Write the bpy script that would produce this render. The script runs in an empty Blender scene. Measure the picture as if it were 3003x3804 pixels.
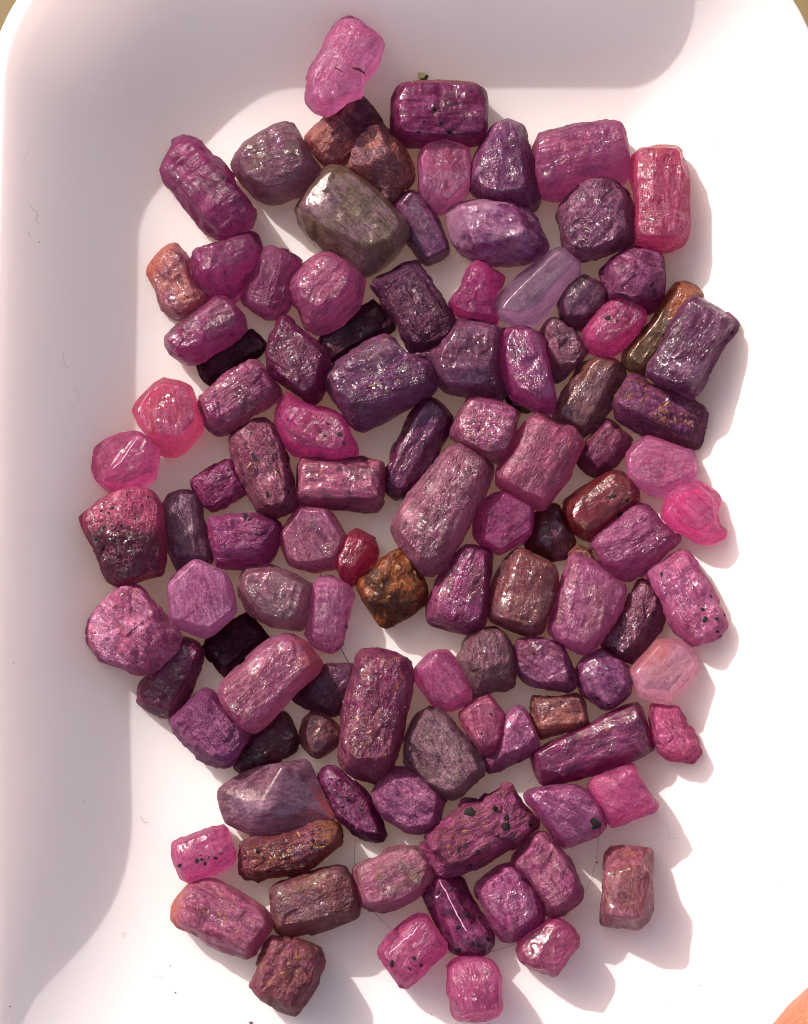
import bpy, math, random
import numpy as np
from mathutils import Vector, Matrix

# ---------------------------------------------------------------- camera, sky, sun, exposure
U = 5e-5                                   # metres per pixel of the photograph shown 1708 wide
CAM_D, CAM_TILT = 0.25, math.radians(9.0)
SUN_EL, SUN_TRAVEL = math.radians(36.5), math.radians(-45.0)     # light travels right and towards the viewer
SUN_STRENGTH, SKY_STRENGTH, EXPOSURE = 4.2, 0.15, 0.82
SRC_W, SRC_H = 3003.0, 3804.0

scene = bpy.context.scene
COLL = scene.collection
HH = SRC_H / SRC_W * 1708 * U / CAM_D      # picture height at distance 1
WW = HH * SRC_W / SRC_H
cam_data = bpy.data.cameras.new("camera")
cam_data.sensor_fit = 'VERTICAL'
cam_data.angle = 2 * math.atan(HH / 2)
cam_data.clip_start, cam_data.clip_end = 0.005, 20
cam = bpy.data.objects.new("camera", cam_data)
COLL.objects.link(cam)
cam.location = (0, -CAM_D * math.sin(CAM_TILT), CAM_D * math.cos(CAM_TILT))
cam.rotation_euler = (CAM_TILT, 0, 0)
scene.camera = cam
CAM_R = Matrix.Rotation(CAM_TILT, 3, 'X')
CAM_P = np.array(cam.location)
CAM_M = np.array(CAM_R)

world = bpy.data.worlds.new("World")
scene.world = world
world.use_nodes = True
wn = world.node_tree
sky = wn.nodes.new("ShaderNodeTexSky")
sky.sky_type = 'NISHITA'
sky.sun_disc = False
sky.sun_elevation = SUN_EL
sky.dust_density = 5.0
sky.ozone_density = 0.3
sun_dir = np.array([-math.cos(SUN_TRAVEL), -math.sin(SUN_TRAVEL)])  # towards the sun, horizontally
sky.sun_rotation = math.atan2(sun_dir[0], sun_dir[1])
wn.links.new(sky.outputs[0], wn.nodes["Background"].inputs[0])
wn.nodes["Background"].inputs[1].default_value = SKY_STRENGTH

sl = bpy.data.lights.new("sun", 'SUN')
sl.energy, sl.angle, sl.color = SUN_STRENGTH, math.radians(0.5), (1.0, 0.95, 0.88)
sun = bpy.data.objects.new("sun", sl)
COLL.objects.link(sun)
to_sun = Vector((sun_dir[0] * math.cos(SUN_EL), sun_dir[1] * math.cos(SUN_EL), math.sin(SUN_EL)))
sun.rotation_euler = to_sun.to_track_quat('Z', 'Y').to_euler()
sun.location = (-0.3, 0.3, 0.5)

scene.view_settings.view_transform = 'Standard'
scene.view_settings.look = 'None'
scene.view_settings.exposure = EXPOSURE
scene.view_settings.gamma = 1.0
scene.cycles.use_denoising = True
scene.cycles.filter_width = 1.0
scene.cycles.max_bounces = 12
scene.cycles.diffuse_bounces = 8

# ---------------------------------------------------------------- helpers
def unproj(sx, sy, z):
    """Where the sight line of photo pixel (sx, sy) meets the level z."""
    sx, sy = np.asarray(sx, float), np.asarray(sy, float)
    d = np.stack([(sx / SRC_W - .5) * WW, (.5 - sy / SRC_H) * HH, -np.ones_like(sx)], -1) @ CAM_M.T
    t = (z - CAM_P[2]) / d[..., 2]
    return CAM_P + d * t[..., None]

def full(x, y, z):                          # pixel of the 1708-wide view
    return unproj(np.asarray(x, float) * SRC_W / 1708, np.asarray(y, float) * SRC_W / 1708, z)

def crop_px(c, x, y):
    ox, oy = CROPS[c]
    return ox + np.asarray(x, float) / 1.708, oy + np.asarray(y, float) / 1.708

def lin(c):
    c = np.asarray(c, float) / 255
    return np.where(c <= .04045, c / 12.92, ((c + .055) / 1.055) ** 2.4)

def _h(i, j, k, s):
    n = (i * 374761393 + j * 668265263 + k * 2147483647 + s * 974634777) & 0xffffffff
    n = ((n ^ (n >> 13)) * 1274126177) & 0xffffffff
    n = ((n ^ (n >> 16)) * 2246822519) & 0xffffffff
    return ((n ^ (n >> 15)) & 0xffff) / 65535.0

def vnoise(p, s=0):
    """Value noise in -1..1 at the points p (n, 3)."""
    p = np.asarray(p, float) + 1000.0
    i = np.floor(p).astype(np.int64)
    f = p - i
    f = f * f * f * (f * (f * 6 - 15) + 10)
    r = 0
    for a in (0, 1):
        for b in (0, 1):
            for c in (0, 1):
                w = (f[:, 0] if a else 1 - f[:, 0]) * (f[:, 1] if b else 1 - f[:, 1]) * (f[:, 2] if c else 1 - f[:, 2])
                r = r + w * _h(i[:, 0] + a, i[:, 1] + b, i[:, 2] + c, s)
    return r * 2 - 1

def seg_dist(p, poly):
    """Distance from points p (n,2) to the closed outline poly (m,2), and whether they lie inside."""
    a, b = poly, np.roll(poly, -1, 0)
    d = b - a
    ap = p[:, None] - a[None]
    t = np.clip((ap * d).sum(-1) / np.maximum((d * d).sum(-1), 1e-18), 0, 1)
    dist = np.sqrt(((ap - t[..., None] * d) ** 2).sum(-1)).min(1)
    y, x = p[:, 1][:, None], p[:, 0][:, None]
    cond = (a[None, :, 1] > y) != (b[None, :, 1] > y)
    xi = a[None, :, 0] + (y - a[None, :, 1]) / np.where(d[None, :, 1] == 0, 1e-18, d[None, :, 1]) * d[None, :, 0]
    return dist, ((cond & (x < xi)).sum(1) % 2) == 1

def new_mesh(name, verts, faces, mat, smooth=True):
    me = bpy.data.meshes.new(name)
    me.from_pydata([tuple(v) for v in verts], [], faces)
    me.materials.append(mat)
    if smooth:
        me.polygons.foreach_set("use_smooth", [True] * len(me.polygons))
    me.update()
    return me

def link(name, me, loc=(0, 0, 0), parent=None, **props):
    o = bpy.data.objects.new(name, me)
    COLL.objects.link(o)
    o.location = loc
    if parent is not None:
        o.parent = parent
    for k, v in props.items():
        o[k] = v
    return o

class Nodes:
    """Short hand for building one node material."""
    def __init__(self, name):
        self.m = bpy.data.materials.new(name)
        self.m.use_nodes = True
        self.t = self.m.node_tree
        self.p = self.t.nodes["Principled BSDF"]
    def n(self, kind, **ins):
        nd = self.t.nodes.new(kind)
        for k, v in ins.items():
            self.set(nd.inputs[k.replace('_', ' ')], v)
        return nd
    def set(self, sock, v):
        if isinstance(v, bpy.types.NodeSocket):
            self.t.links.new(v, sock)
        else:
            sock.default_value = v
    def noise(self, vec, scale, detail=4, rough=.55, dist=0):
        nd = self.n("ShaderNodeTexNoise", Vector=vec, Scale=scale, Detail=detail, Roughness=rough, Distortion=dist)
        return nd.outputs["Fac"]
    def voro(self, vec, scale, feature='F1', out="Distance", rnd=1.0):
        nd = self.n("ShaderNodeTexVoronoi", Vector=vec, Scale=scale, Randomness=rnd)
        nd.feature = feature
        return nd.outputs[out]
    def ramp(self, v, a, b, c=0., d=1.):
        nd = self.n("ShaderNodeMapRange", Value=v)
        nd.interpolation_type = 'SMOOTHSTEP'
        for k, x in zip(("From Min", "From Max", "To Min", "To Max"), (a, b, c, d)):
            nd.inputs[k].default_value = x
        return nd.outputs[0]
    def math(self, op, a, b=0.):
        nd = self.t.nodes.new("ShaderNodeMath")
        nd.operation = op
        self.set(nd.inputs[0], a)
        self.set(nd.inputs[1], b)
        return nd.outputs[0]
    def mix(self, f, a, b, blend='MIX'):
        nd = self.t.nodes.new("ShaderNodeMix")
        nd.data_type = 'RGBA'
        nd.blend_type = blend
        self.set(nd.inputs[0], f)
        self.set(nd.inputs[6], a if isinstance(a, bpy.types.NodeSocket) else (*a, 1))
        self.set(nd.inputs[7], b if isinstance(b, bpy.types.NodeSocket) else (*b, 1))
        return nd.outputs[2]
    def mapping(self, vec, loc=(0, 0, 0), rot=(0, 0, 0), scale=(1, 1, 1)):
        nd = self.n("ShaderNodeMapping", Vector=vec, Location=loc, Rotation=rot, Scale=scale)
        return nd.outputs[0]

def flat_mat(name, rgb, rough=.6, spec=.5, sss=0, radius=(1, .4, .25), scale=.002):
    m = Nodes(name)
    m.p.inputs["Base Color"].default_value = (*rgb, 1)
    m.p.inputs["Roughness"].default_value = rough
    m.p.inputs["Specular IOR Level"].default_value = spec
    if sss:
        m.p.inputs["Subsurface Weight"].default_value = sss
        m.p.inputs["Subsurface Radius"].default_value = radius
        m.p.inputs["Subsurface Scale"].default_value = scale
    return m

# ---------------------------------------------------------------- traced crystals
# each crystal: crop letter, outline, top facet, colours, options, label   (all traced in 1000-pixel crops shown 1708 wide)
CROPS = dict(A=(500,0),B=(1400,200),C=(1900,900),D=(1000,900),E=(200,900),F=(200,1800),G=(1100,1800),H=(1900,1800),I=(500,2700),J=(1400,2700),
             K=(2003,2804),L=(0,0),M=(2003,0),N=(900,2804),O=(1700,2200),P=(700,2200),Q=(700,1350),R=(1700,1350),S=(1000,300),T=(0,2804))
STONES = [
('A','1380,105 1430,135 1500,190 1570,245 1590,285 1560,360 1530,430 1470,480 1440,540 1445,590 1400,630 1350,645 1270,700 1210,708 1140,685 1095,640 1080,580 1095,490 1130,410 1175,350 1220,230 1265,165 1320,115',
 '1340,150 1400,150 1540,270 1490,420 1400,590 1220,660 1130,600 1170,440 1260,260',
 'palepink pink','dark=.15 tl=.8','pale pink crystal with a short dark crack, topmost of all the crystals'),
('S','555,95 590,100 650,165 715,260 690,300 640,350 560,440 500,500 430,535 370,540 300,470 240,400 225,360 270,310 330,260 380,210 440,150 490,120',
 '560,130 680,260 420,510 260,370','plum salmon','or=.2 tip=215:.25:salmon','plum stone with a salmon tip, just below the topmost pale pink crystal'),
('S','690,255 740,290 800,350 870,440 910,520 920,600 880,660 810,730 750,770 690,700 630,640 570,590 520,560 515,520 540,505 500,460 510,430 560,360 620,295',
 '680,290 710,440 620,520 530,510 520,450 600,340','salmon greyrose','or=.45 z=6 rough=1.3','salmon rough stone with rusty orange patches, above the big olive grey stone'),
('A','960,785 1010,790 1050,850 1090,920 1130,1000 1178,1085 1130,1120 1090,1190 1000,1240 910,1270 840,1265 760,1230 690,1150 640,1090 612,1040 640,980 700,910 760,870 830,835 890,800',
 '900,830 1010,860 1060,1000 1010,1130 860,1160 720,1100 680,1010 760,900','plumgrey mauve','dark=.2 ol=.4','grey plum blunt stone with an olive tinge, left of the big olive grey stone'),
('A','310,865 360,875 430,915 500,995 560,1030 610,1090 640,1170 700,1240 740,1300 770,1345 750,1410 690,1460 610,1500 540,1505 450,1460 380,1390 310,1300 260,1210 200,1150 168,1090 185,1020 215,950 250,890',
 '270,930 360,920 500,1050 680,1280 680,1380 560,1440 420,1290 300,1160 200,1040','magenta mauve','st=1 tl=.6','long magenta pitted prism, the highest crystal along the left side of the heap'),
('S','400,535 450,545 500,570 570,610 640,660 720,740 790,800 850,870 885,940 875,1000 830,1080 740,1150 670,1210 610,1230 520,1170 440,1110 370,1090 310,1050 240,970 190,890 165,830 185,780 230,720 270,640 330,580',
 '300,690 400,600 520,620 680,760 800,900 760,980 620,1020 480,930 330,860 260,780','olive greyplum','or=.25 h=150 gl=1 z=4','big olive grey rounded stone with a bright glint, the greyest of all'),
('B','165,192 260,185 380,182 520,185 620,195 690,230 705,290 705,390 695,470 660,550 560,570 420,575 300,570 180,560 130,530 95,480 95,390 105,280 120,230',
 '190,215 620,215 685,280 688,470 420,495 170,475 150,300','darkmag magenta','or=.3 dark=.3 tip=90:.72:ochre','dark magenta brick shaped prism with a rusty upper edge, near the top'),
('B','420,520 470,530 530,570 580,605 590,690 602,790 590,860 520,930 440,990 400,1000 350,980 300,920 270,860 275,790 268,700 270,640 310,590 360,540',
 '420,540 565,612 585,785 455,925 300,830 285,655 335,580','palepink hotpink','tl=.8 h=115 flat=1','bright lilac pink six sided end face seen below the dark magenta brick'),
('B','800,427 840,430 930,465 950,530 970,620 1000,700 1020,800 1040,900 1020,960 960,990 860,970 760,930 660,900 600,870 590,800 590,720 640,620 690,510 740,460',
 '790,450 850,460 900,640 920,830 800,870 690,870 650,760 700,600','purple mauve','gl=.5','purple upright wedge tapering to its top, beside the bright pink six sided crystal'),
('B','1020,520 1100,500 1200,475 1320,450 1440,437 1540,445 1570,480 1590,570 1610,640 1605,760 1580,800 1480,830 1350,870 1200,905 1080,915 1035,880 1010,780 1000,660 995,560',
 '1030,560 1300,490 1540,470 1570,620 1420,680 1060,770 1025,680','purplepink rosepink','tip=-5:.5:rosepink st=.6 tl=.7','wide purple pink prism with a rosy right end, near the upper right'),
('M','740,932 870,930 905,960 920,1010 935,1080 945,1180 945,1290 955,1400 945,1500 900,1560 800,1585 690,1590 630,1550 605,1480 610,1400 620,1330 600,1200 580,1080 590,1000 640,950',
 '650,970 870,950 910,1100 930,1300 920,1480 800,1500 640,1490 640,1250 630,1080','raspberry rosepink','or=.15 tip=88:.72:rustorange st=.6 tl=.6 gl=.5','tall raspberry pink prism with an orange top and a notch, at the upper right'),
('B','1400,792 1470,795 1530,830 1590,890 1620,960 1635,1060 1640,1160 1610,1210 1500,1250 1380,1285 1260,1295 1200,1240 1165,1180 1155,1080 1152,980 1200,920 1260,860 1330,810',
 '1380,820 1480,830 1540,920 1560,1080 1500,1180 1400,1200 1260,1180 1200,1050 1230,930','mauve plum','frost=.6 rough=1.4 z=6','plum stone with frosted tan streaks, left of the tall raspberry prism'),
('S','910,695 960,720 1010,770 1050,830 1080,890 1110,960 1140,1030 1148,1090 1090,1130 1010,1158 950,1130 910,1060 870,1010 885,960 840,880 790,830 775,790 820,740',
 '900,730 980,800 1060,920 1110,1050 1020,1110 950,1030 890,930 830,810','violet purple','gl=.8 h=70','smooth bluish violet stone touching the right flank of the big olive grey stone'),
('B','600,938 680,930 780,945 860,970 950,985 1010,1050 1060,1150 1088,1220 1060,1270 970,1310 830,1320 690,1318 600,1290 530,1240 480,1170 450,1110 440,1020 470,980 530,955',
 '560,980 850,970 900,1130 640,1170','purple palemauve','tip=125:.12:palemauve z=4 gl=.4','purple stone with one broken pink crystalline face, pointing to the right'),
('E','730,22 775,12 810,50 865,105 862,170 870,220 910,270 950,320 985,360 940,410 860,460 800,488 740,470 690,420 660,340 620,240 595,190 610,150 660,80',
 '720,60 830,110 840,230 920,350 790,440 700,360 640,210','mauverose salmon','or=.35 tip=150:.5:rustorange h=85','dusty rose bent stone with an orange corner, left end of its row'),
('E','1000,15 1090,-5 1180,-45 1252,-62 1290,-40 1305,0 1328,60 1310,120 1270,190 1230,250 1200,310 1150,360 1090,350 1030,370 990,350 940,290 895,230 870,150 865,100 900,50',
 '930,60 1090,20 1200,0 1250,40 1180,110 1090,160 960,150','magenta mauve','or=.15 st=.6 gl=.5 tl=.7','magenta stone with a glittering upper face, right of the dusty rose bent stone'),
('E','1360,35 1410,32 1480,55 1540,90 1575,125 1540,180 1500,250 1480,320 1500,400 1480,440 1400,470 1340,475 1260,430 1195,380 1195,310 1230,230 1260,150 1300,80',
 '1370,60 1490,100 1450,330 1400,420 1240,360 1300,150','orchid magenta','tl=.8','orchid pink upright prism between the glittering magenta stone and a bigger pink one'),
('D','370,60 420,70 480,110 540,150 590,190 612,250 600,330 580,400 530,460 460,520 380,560 300,565 240,540 210,480 190,410 140,370 95,310 120,240 170,190 220,140 290,90',
 '330,100 440,130 470,260 400,330 290,380 200,330 230,190','orchid rosepink','or=.15 frost=.3 tl=.6 h=130','chunky rose pink stone below the left edge of the big olive grey stone'),
('D','940,112 970,140 1010,210 1060,300 1110,370 1150,440 1178,510 1180,590 1120,630 1040,670 940,705 900,690 860,610 810,510 760,430 700,350 645,270 670,235 740,200 850,140',
 '740,260 900,160 960,160 1130,470 1130,560 960,640 880,560','darkviolet plum','dark=.3 st=1 z=22 h=105','dark violet wet looking prism lying over a blue black one, centre of the upper half'),
('D','660,355 700,390 740,440 790,510 795,550 720,590 640,640 540,690 440,750 400,765 370,710 325,640 330,600 400,540 480,490 560,420',
 '650,390 750,510 430,700 350,620 500,510','nearblack darkviolet','h=46','blue black shaded prism tucked under the dark violet wet looking one'),
('S','1310,1150 1370,1165 1440,1200 1488,1245 1475,1290 1440,1330 1415,1390 1430,1440 1455,1500 1450,1545 1380,1540 1300,1520 1230,1490 1170,1460 1142,1420 1170,1370 1220,1320 1240,1260 1265,1200',
 '1300,1180 1340,1200 1380,1330 1400,1450 1300,1480 1190,1410 1260,1300','fuchsia magenta','tl=.6 gl=.4','fuchsia hourglass shaped chip left of the pale lilac clear prism'),
('B','1150,1235 1200,1240 1250,1270 1285,1330 1290,1390 1240,1460 1180,1510 1130,1580 1080,1650 1020,1705 950,1720 850,1700 770,1660 735,1590 760,1550 830,1480 900,1410 980,1350 1060,1280',
 '1150,1255 1240,1320 1000,1600 900,1640 790,1610 1020,1380','lilac palelilac','gl=1 tl=1 smooth=1 z=5 flat=1','pale lilac clear prism with a bright edge line'),
('C','740,40 830,35 920,50 965,90 970,180 975,260 970,340 930,410 880,440 800,420 700,370 620,360 600,280 570,190 590,160 650,90',
 '780,60 930,80 950,210 900,330 760,350 640,330 690,250 680,130','darkmag purplepink','dark=.2','dark purple stone with a pink lower front, under the tall raspberry prism'),
('C','430,225 470,218 540,245 605,290 608,370 590,430 540,490 460,545 400,552 350,530 310,470 300,390 330,310 380,260',
 '450,240 590,300 590,380 470,440 370,440 340,370 390,280','plum violet','gl=.8 h=85','small plum violet pebble between the pale lilac prism and the hot pink one'),
('C','680,348 760,350 820,370 858,430 860,490 820,560 760,640 690,700 620,725 550,710 490,680 460,620 455,560 490,500 540,440 600,385',
 '660,390 790,390 830,470 740,570 600,620 500,610 520,540','hotpink fuchsia','dark=.3 or=.15 tl=.7 gl=.5 z=6','hot pink oval stone with a glowing red spot, left of the amber rod'),
('C','1050,258 1100,255 1170,290 1215,330 1220,360 1150,380 1100,420 1060,500 1000,590 950,680 900,760 860,840 830,850 760,810 710,760 710,700 760,650 830,570 880,510 930,430 980,350 1020,290',
 '1060,300 1160,340 960,600 840,770 760,720 940,500','oliveamber olive','gl=.8 or=.3 tip=60:.15:amber h=75','amber and olive rod half covered by a dark violet prism, at the right side'),
('C','1150,352 1200,358 1260,390 1340,430 1400,480 1440,520 1420,560 1370,640 1330,700 1280,780 1240,870 1200,940 1150,985 1080,960 1000,910 920,880 860,830 870,780 920,700 980,590 1030,490 1080,410',
 '1150,380 1330,500 1130,880 1050,900 890,810 1010,580','darkviolet mauveviolet','dark=.35 z=22 h=120 frost=.2','large dark violet prism leaning on the amber rod, rightmost of the heap'),
('C','760,850 820,870 880,910 960,940 1050,970 1130,1000 1210,1040 1250,1080 1253,1140 1230,1210 1200,1280 1160,1305 1080,1290 980,1260 900,1240 800,1180 700,1130 650,1090 640,1040 670,970 710,900',
 '760,880 1180,1050 1180,1090 1110,1190 880,1100 680,1010','plum purple','or=.55 dark=.5 frost=.5 rough=1.3 orspot=1','purple prism peppered with orange and silver flecks, below the large dark violet prism'),
('D','1180,500 1260,498 1340,505 1430,520 1500,555 1470,600 1450,660 1460,750 1480,850 1500,940 1480,1000 1400,990 1300,970 1200,950 1120,930 1070,880 1040,790 960,750 900,705 1000,680 1100,620',
 '1200,560 1420,580 1410,690 1350,880 1150,880 1100,740 1140,670','violet plum','frost=.25','mauve violet broad stone under the lower end of the dark violet wet looking prism'),
('C','-100,620 -60,570 30,538 120,545 175,570 205,620 220,720 240,820 265,900 285,1000 280,1060 250,1080 170,1065 80,1030 0,990 -40,900 -70,800 -95,700',
 '20,560 150,580 190,680 250,950 180,980 60,900 -30,700','fuchsia purple','gl=.8 z=14 h=115 tl=.5','fuchsia cone shaped crystal with a flat round sawn looking top'),
('C','-30,930 30,960 100,1020 160,1060 90,1080 0,1050 -35,1000','0,970 60,1020 90,1050 20,1030','oliveamber olive','h=30 gl=1','dark olive sliver peeping out under the fuchsia cone shaped crystal'),
('C','270,485 330,500 400,560 450,630 490,690 450,740 400,790 340,850 280,890 260,800 235,720 210,640 185,570 220,510',
 '280,510 380,570 450,690 400,770 290,740 220,600','mauverose plumgrey','frost=.4 h=80','greyish rose pitted stone right of the fuchsia cone shaped crystal'),
('C','600,735 650,745 720,800 725,840 690,900 650,960 640,1040 600,1090 550,1150 500,1210 450,1240 370,1170 310,1140 265,1110 290,1030 340,930 400,850 430,770 490,750 550,730',
 '560,750 640,780 580,900 520,1040 440,1140 340,1080 420,950 500,860','plumgrey brown','or=.4 gl=.8 h=85','brownish grey twisted stone with an ochre ridge, below the greyish rose one'),
('E','1060,345 1110,360 1160,410 1210,470 1228,540 1190,590 1110,640 1020,690 940,740 860,768 800,750 740,710 705,640 705,600 750,550 830,490 930,420 1010,360',
 '1050,370 1130,420 1140,500 900,640 800,660 730,610 870,500','magenta plumgrey','gl=.5 st=.4 z=24 tl=.5','magenta prism with a grey upper side, lying against a nearly black rod'),
('E','1250,552 1300,580 1350,650 1330,700 1270,730 1200,770 1110,830 1040,880 1000,905 950,870 915,790 920,750 980,700 1060,650 1150,600',
 '1240,580 1310,650 1010,850 950,780 1100,660','nearblack plum','h=44 gl=-.5','nearly black shaded reddish rod below the magenta prism with a grey upper side'),
('D','90,460 130,480 180,530 240,590 320,650 375,710 378,790 355,880 340,950 300,1010 240,1000 180,950 110,900 40,860 -10,800 -15,700 0,620 40,540 60,480',
 '80,490 190,590 320,700 290,860 220,930 60,800 20,680','darkmag plum','dark=.35 frost=.3 or=.15 z=10','dark burgundy glittering stone left of the big purple prism with orange flecks'),
('D','740,595 800,620 840,680 900,730 960,750 1020,760 1060,810 1072,870 1050,930 1000,970 900,1030 800,1080 700,1140 600,1195 550,1180 500,1130 450,1050 400,970 355,890 360,850 400,790 480,720 560,670 650,620',
 '750,640 810,660 960,780 990,860 800,960 560,1020 440,930 420,850 560,740','plumviolet purple','or=.35 dark=.3 z=14 h=140','big purple prism with orange flecks and a rounded right end, above the middle'),
('E','1240,750 1290,755 1330,800 1390,860 1440,920 1440,970 1380,1020 1310,1070 1230,1120 1150,1170 1080,1215 1020,1220 970,1170 940,1080 918,1030 930,990 980,940 1040,880 1130,810',
 '1230,780 1300,800 1380,920 1260,1050 1100,1130 1000,1080 960,1010 1060,900','mauverose magenta','st=.9 frost=.3 z=6','mauve prism with sparkling ridges, below the nearly black reddish rod'),
('E','700,868 760,878 810,890 870,920 890,980 905,1040 930,1090 945,1150 930,1210 880,1260 830,1320 770,1355 700,1350 660,1330 640,1270 590,1210 540,1160 505,1070 530,1020 580,960 640,900',
 '700,890 840,918 880,1030 900,1105 795,1225 605,1205 540,1105 530,1060 605,955','pink coral','or=.3 tl=.9 h=115 edgecol=1 flat=1','pink six sided crystal with orange red rim, at the left edge of the heap'),
('E','420,1225 510,1200 560,1215 620,1265 662,1300 655,1400 640,1490 580,1540 490,1575 400,1590 330,1560 270,1500 243,1450 255,1380 260,1310 330,1260',
 '540,1225 640,1310 600,1440 440,1510 340,1490 420,1400','pink rosepink','tl=.9 gl=.7 h=100','clear pink stone with one diagonal ridge, below the orange rimmed six sided crystal'),
('Q','430,350 480,355 530,390 560,450 600,510 620,600 650,680 670,770 690,870 680,920 620,950 550,970 490,975 440,930 400,850 360,770 320,700 290,620 270,540 255,470 290,430 350,390',
 '400,390 500,400 570,570 610,750 600,880 480,900 400,740 340,600 310,470','plumrose mauverose','or=.4 dark=.45 rough=1.4 z=6','long rough plum rose crystal with olive left edge and dark grains'),
('Q','620,185 660,200 720,245 800,270 880,280 950,310 1000,360 1030,440 1065,490 1080,560 1060,605 1000,615 930,620 870,610 810,580 740,580 680,575 620,520 580,460 555,390 565,300 580,240',
 '640,280 780,310 930,340 990,420 960,540 800,520 640,450 600,360','fuchsia hotpink','tl=.9 st=.4 z=5','vivid fuchsia broken chip with small black grains, left of centre'),
('Q','720,595 800,600 900,610 1000,605 1090,595 1170,620 1235,630 1240,720 1235,800 1235,880 1210,930 1130,940 1020,920 900,915 780,910 700,890 685,840 695,750 700,650',
 '730,640 1210,650 1200,830 720,830','plumrose rosepink','or=.35 frost=.3','box shaped plum rose prism directly below the vivid fuchsia chip'),
('Q','250,608 280,615 310,670 340,740 365,820 320,850 250,890 150,940 110,910 70,850 30,790 12,750 60,710 140,660',
 '250,640 330,790 150,890 50,760','magenta darkmag','st=.8 h=75 gl=.4','small magenta square chip left of the long rough plum rose crystal'),
('Q','1500,212 1560,225 1630,270 1670,320 1675,380 1640,450 1600,520 1580,600 1550,680 1500,720 1450,780 1380,840 1320,855 1270,820 1240,770 1250,700 1280,620 1290,560 1330,480 1380,380 1430,290 1460,240',
 '1530,260 1620,330 1560,520 1480,670 1350,780 1280,750 1340,580 1440,380','darkmag purple','gl=.7 h=85','long purple waxy finger shaped stone left of the large mauve tapered prism'),
('R','70,215 150,215 220,225 300,255 370,290 400,310 375,370 360,440 340,520 310,580 270,630 200,605 140,570 70,530 0,495 -50,460 -40,420 0,330 40,260',
 '90,240 360,310 310,530 180,560 40,480 20,340','mauverose magenta','or=.2 dark=.1 gl=.4','mauve square block with a brown spot on top, below the fuchsia cone'),
('R','500,320 560,330 600,360 640,390 690,395 740,410 780,470 803,510 770,580 740,640 700,730 650,800 600,870 550,925 490,905 420,860 350,820 280,790 235,760 260,670 300,600 330,520 380,420 420,370',
 '480,360 600,400 760,500 680,680 540,840 380,780 290,700 390,560','rosepink mauverose','or=.25 z=10 h=120 tl=.5','rose pink large prism with a jagged scalloped upper end'),
('R','930,352 970,365 1010,390 1060,440 1105,490 1090,540 1030,610 960,680 890,715 840,700 790,660 755,610 790,560 810,510 860,440 900,390',
 '960,390 1060,490 900,650 820,570','plumrose darkmag','frost=.3 h=80','dull burgundy block right of the jagged rose pink prism'),
('C','865,1230 930,1245 1000,1280 1090,1310 1150,1325 1175,1390 1185,1450 1150,1510 1080,1560 1000,1605 950,1610 880,1590 800,1545 750,1490 740,1420 735,1340 780,1280',
 '865,1245 980,1280 1130,1340 1160,1450 950,1560 770,1500 750,1420 755,1340','orchidlilac pink','tl=.8 gl=.5 h=100 flat=1','lilac pink flat six sided crystal at the right edge, under the flecked purple prism'),
('R','1000,685 1050,690 1100,740 1140,800 1160,870 1130,910 1060,960 980,1020 920,1080 870,1125 800,1105 740,1060 710,1000 665,930 680,870 760,810 850,750 930,700',
 '990,710 1080,750 1110,850 830,1060 740,990 720,950 850,840','garnet brownred','or=.3 gl=1 dark=.25 z=8','garnet brown glossy tumbled prism with a long bright highlight'),
('R','600,895 640,900 665,960 690,1020 730,1080 750,1130 730,1180 690,1240 600,1250 530,1210 440,1170 430,1130 480,1060 480,960 530,930',
 '600,920 640,960 700,1100 640,1180 520,1150 530,1000','brownred mauve','tl=.55 h=48 smooth=1','dull plum shaded stone low between the garnet prism and the magenta six sided one'),
('R','290,812 340,830 400,870 470,905 480,950 475,1030 460,1080 420,1130 340,1170 270,1205 200,1180 140,1140 105,1090 105,1000 120,940 160,880 230,830',
 '300,830 465,912 462,1055 275,1180 180,1115 205,950','fuchsia orchid','gl=.5 tl=.6 dark=.1 h=110 flat=1','bright magenta six sided crystal right of the large mauve tapered prism'),
('G','1020,-247 1119,-217 1179,-167 1244,-107 1219,3 1200,60 1150,130 1110,220 1080,300 1030,380 990,470 940,550 870,585 800,570 740,510 700,440 670,400 640,340 605,270 630,190 690,80 760,-10 829,-87 919,-187',
 '1020,-200 1150,-140 1100,60 1000,260 900,400 790,460 680,300 700,170 850,0 950,-130','mauverose plumgrey','frost=.45 z=12 h=150 rough=1.2','large mauve tapered prism, biggest crystal at the middle of the heap'),
('R','1160,890 1210,900 1260,960 1310,1010 1370,1060 1410,1110 1390,1150 1330,1210 1270,1270 1190,1330 1110,1365 1020,1365 960,1310 900,1240 855,1150 870,1100 940,1040 1040,960 1110,905',
 '1150,930 1210,960 1330,1080 1240,1190 960,1250 890,1140 1020,1030','orchid magenta','z=10 h=115 tl=.5','orchid magenta plump block right below the garnet glossy prism'),
('R','700,1210 760,1155 840,1175 870,1240 920,1290 860,1330 760,1290','760,1180 830,1200 850,1260 780,1260','salmon brown','h=55 or=.3 gl=.6','salmon brown stone nearly hidden between the orchid block and the pink pointed prism'),
('H','1060,10 1130,0 1180,-20 1240,5 1300,55 1322,90 1310,160 1310,220 1320,260 1358,300 1345,335 1290,360 1240,370 1180,355 1130,320 1070,290 1010,250 960,190 965,140 990,70',
 '1080,60 1200,40 1270,120 1260,230 1180,280 1060,220 1020,150','hotpink palepink','tl=1 gl=.4 st=.5','bright bubblegum pink broken chip at the right edge below the lilac six sided one'),
('F','400,45 470,15 550,10 620,35 660,80 685,150 690,260 700,380 700,480 680,560 600,580 530,610 440,638 380,638 340,600 310,540 280,460 230,350 190,280 162,215 200,170 280,110',
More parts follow.
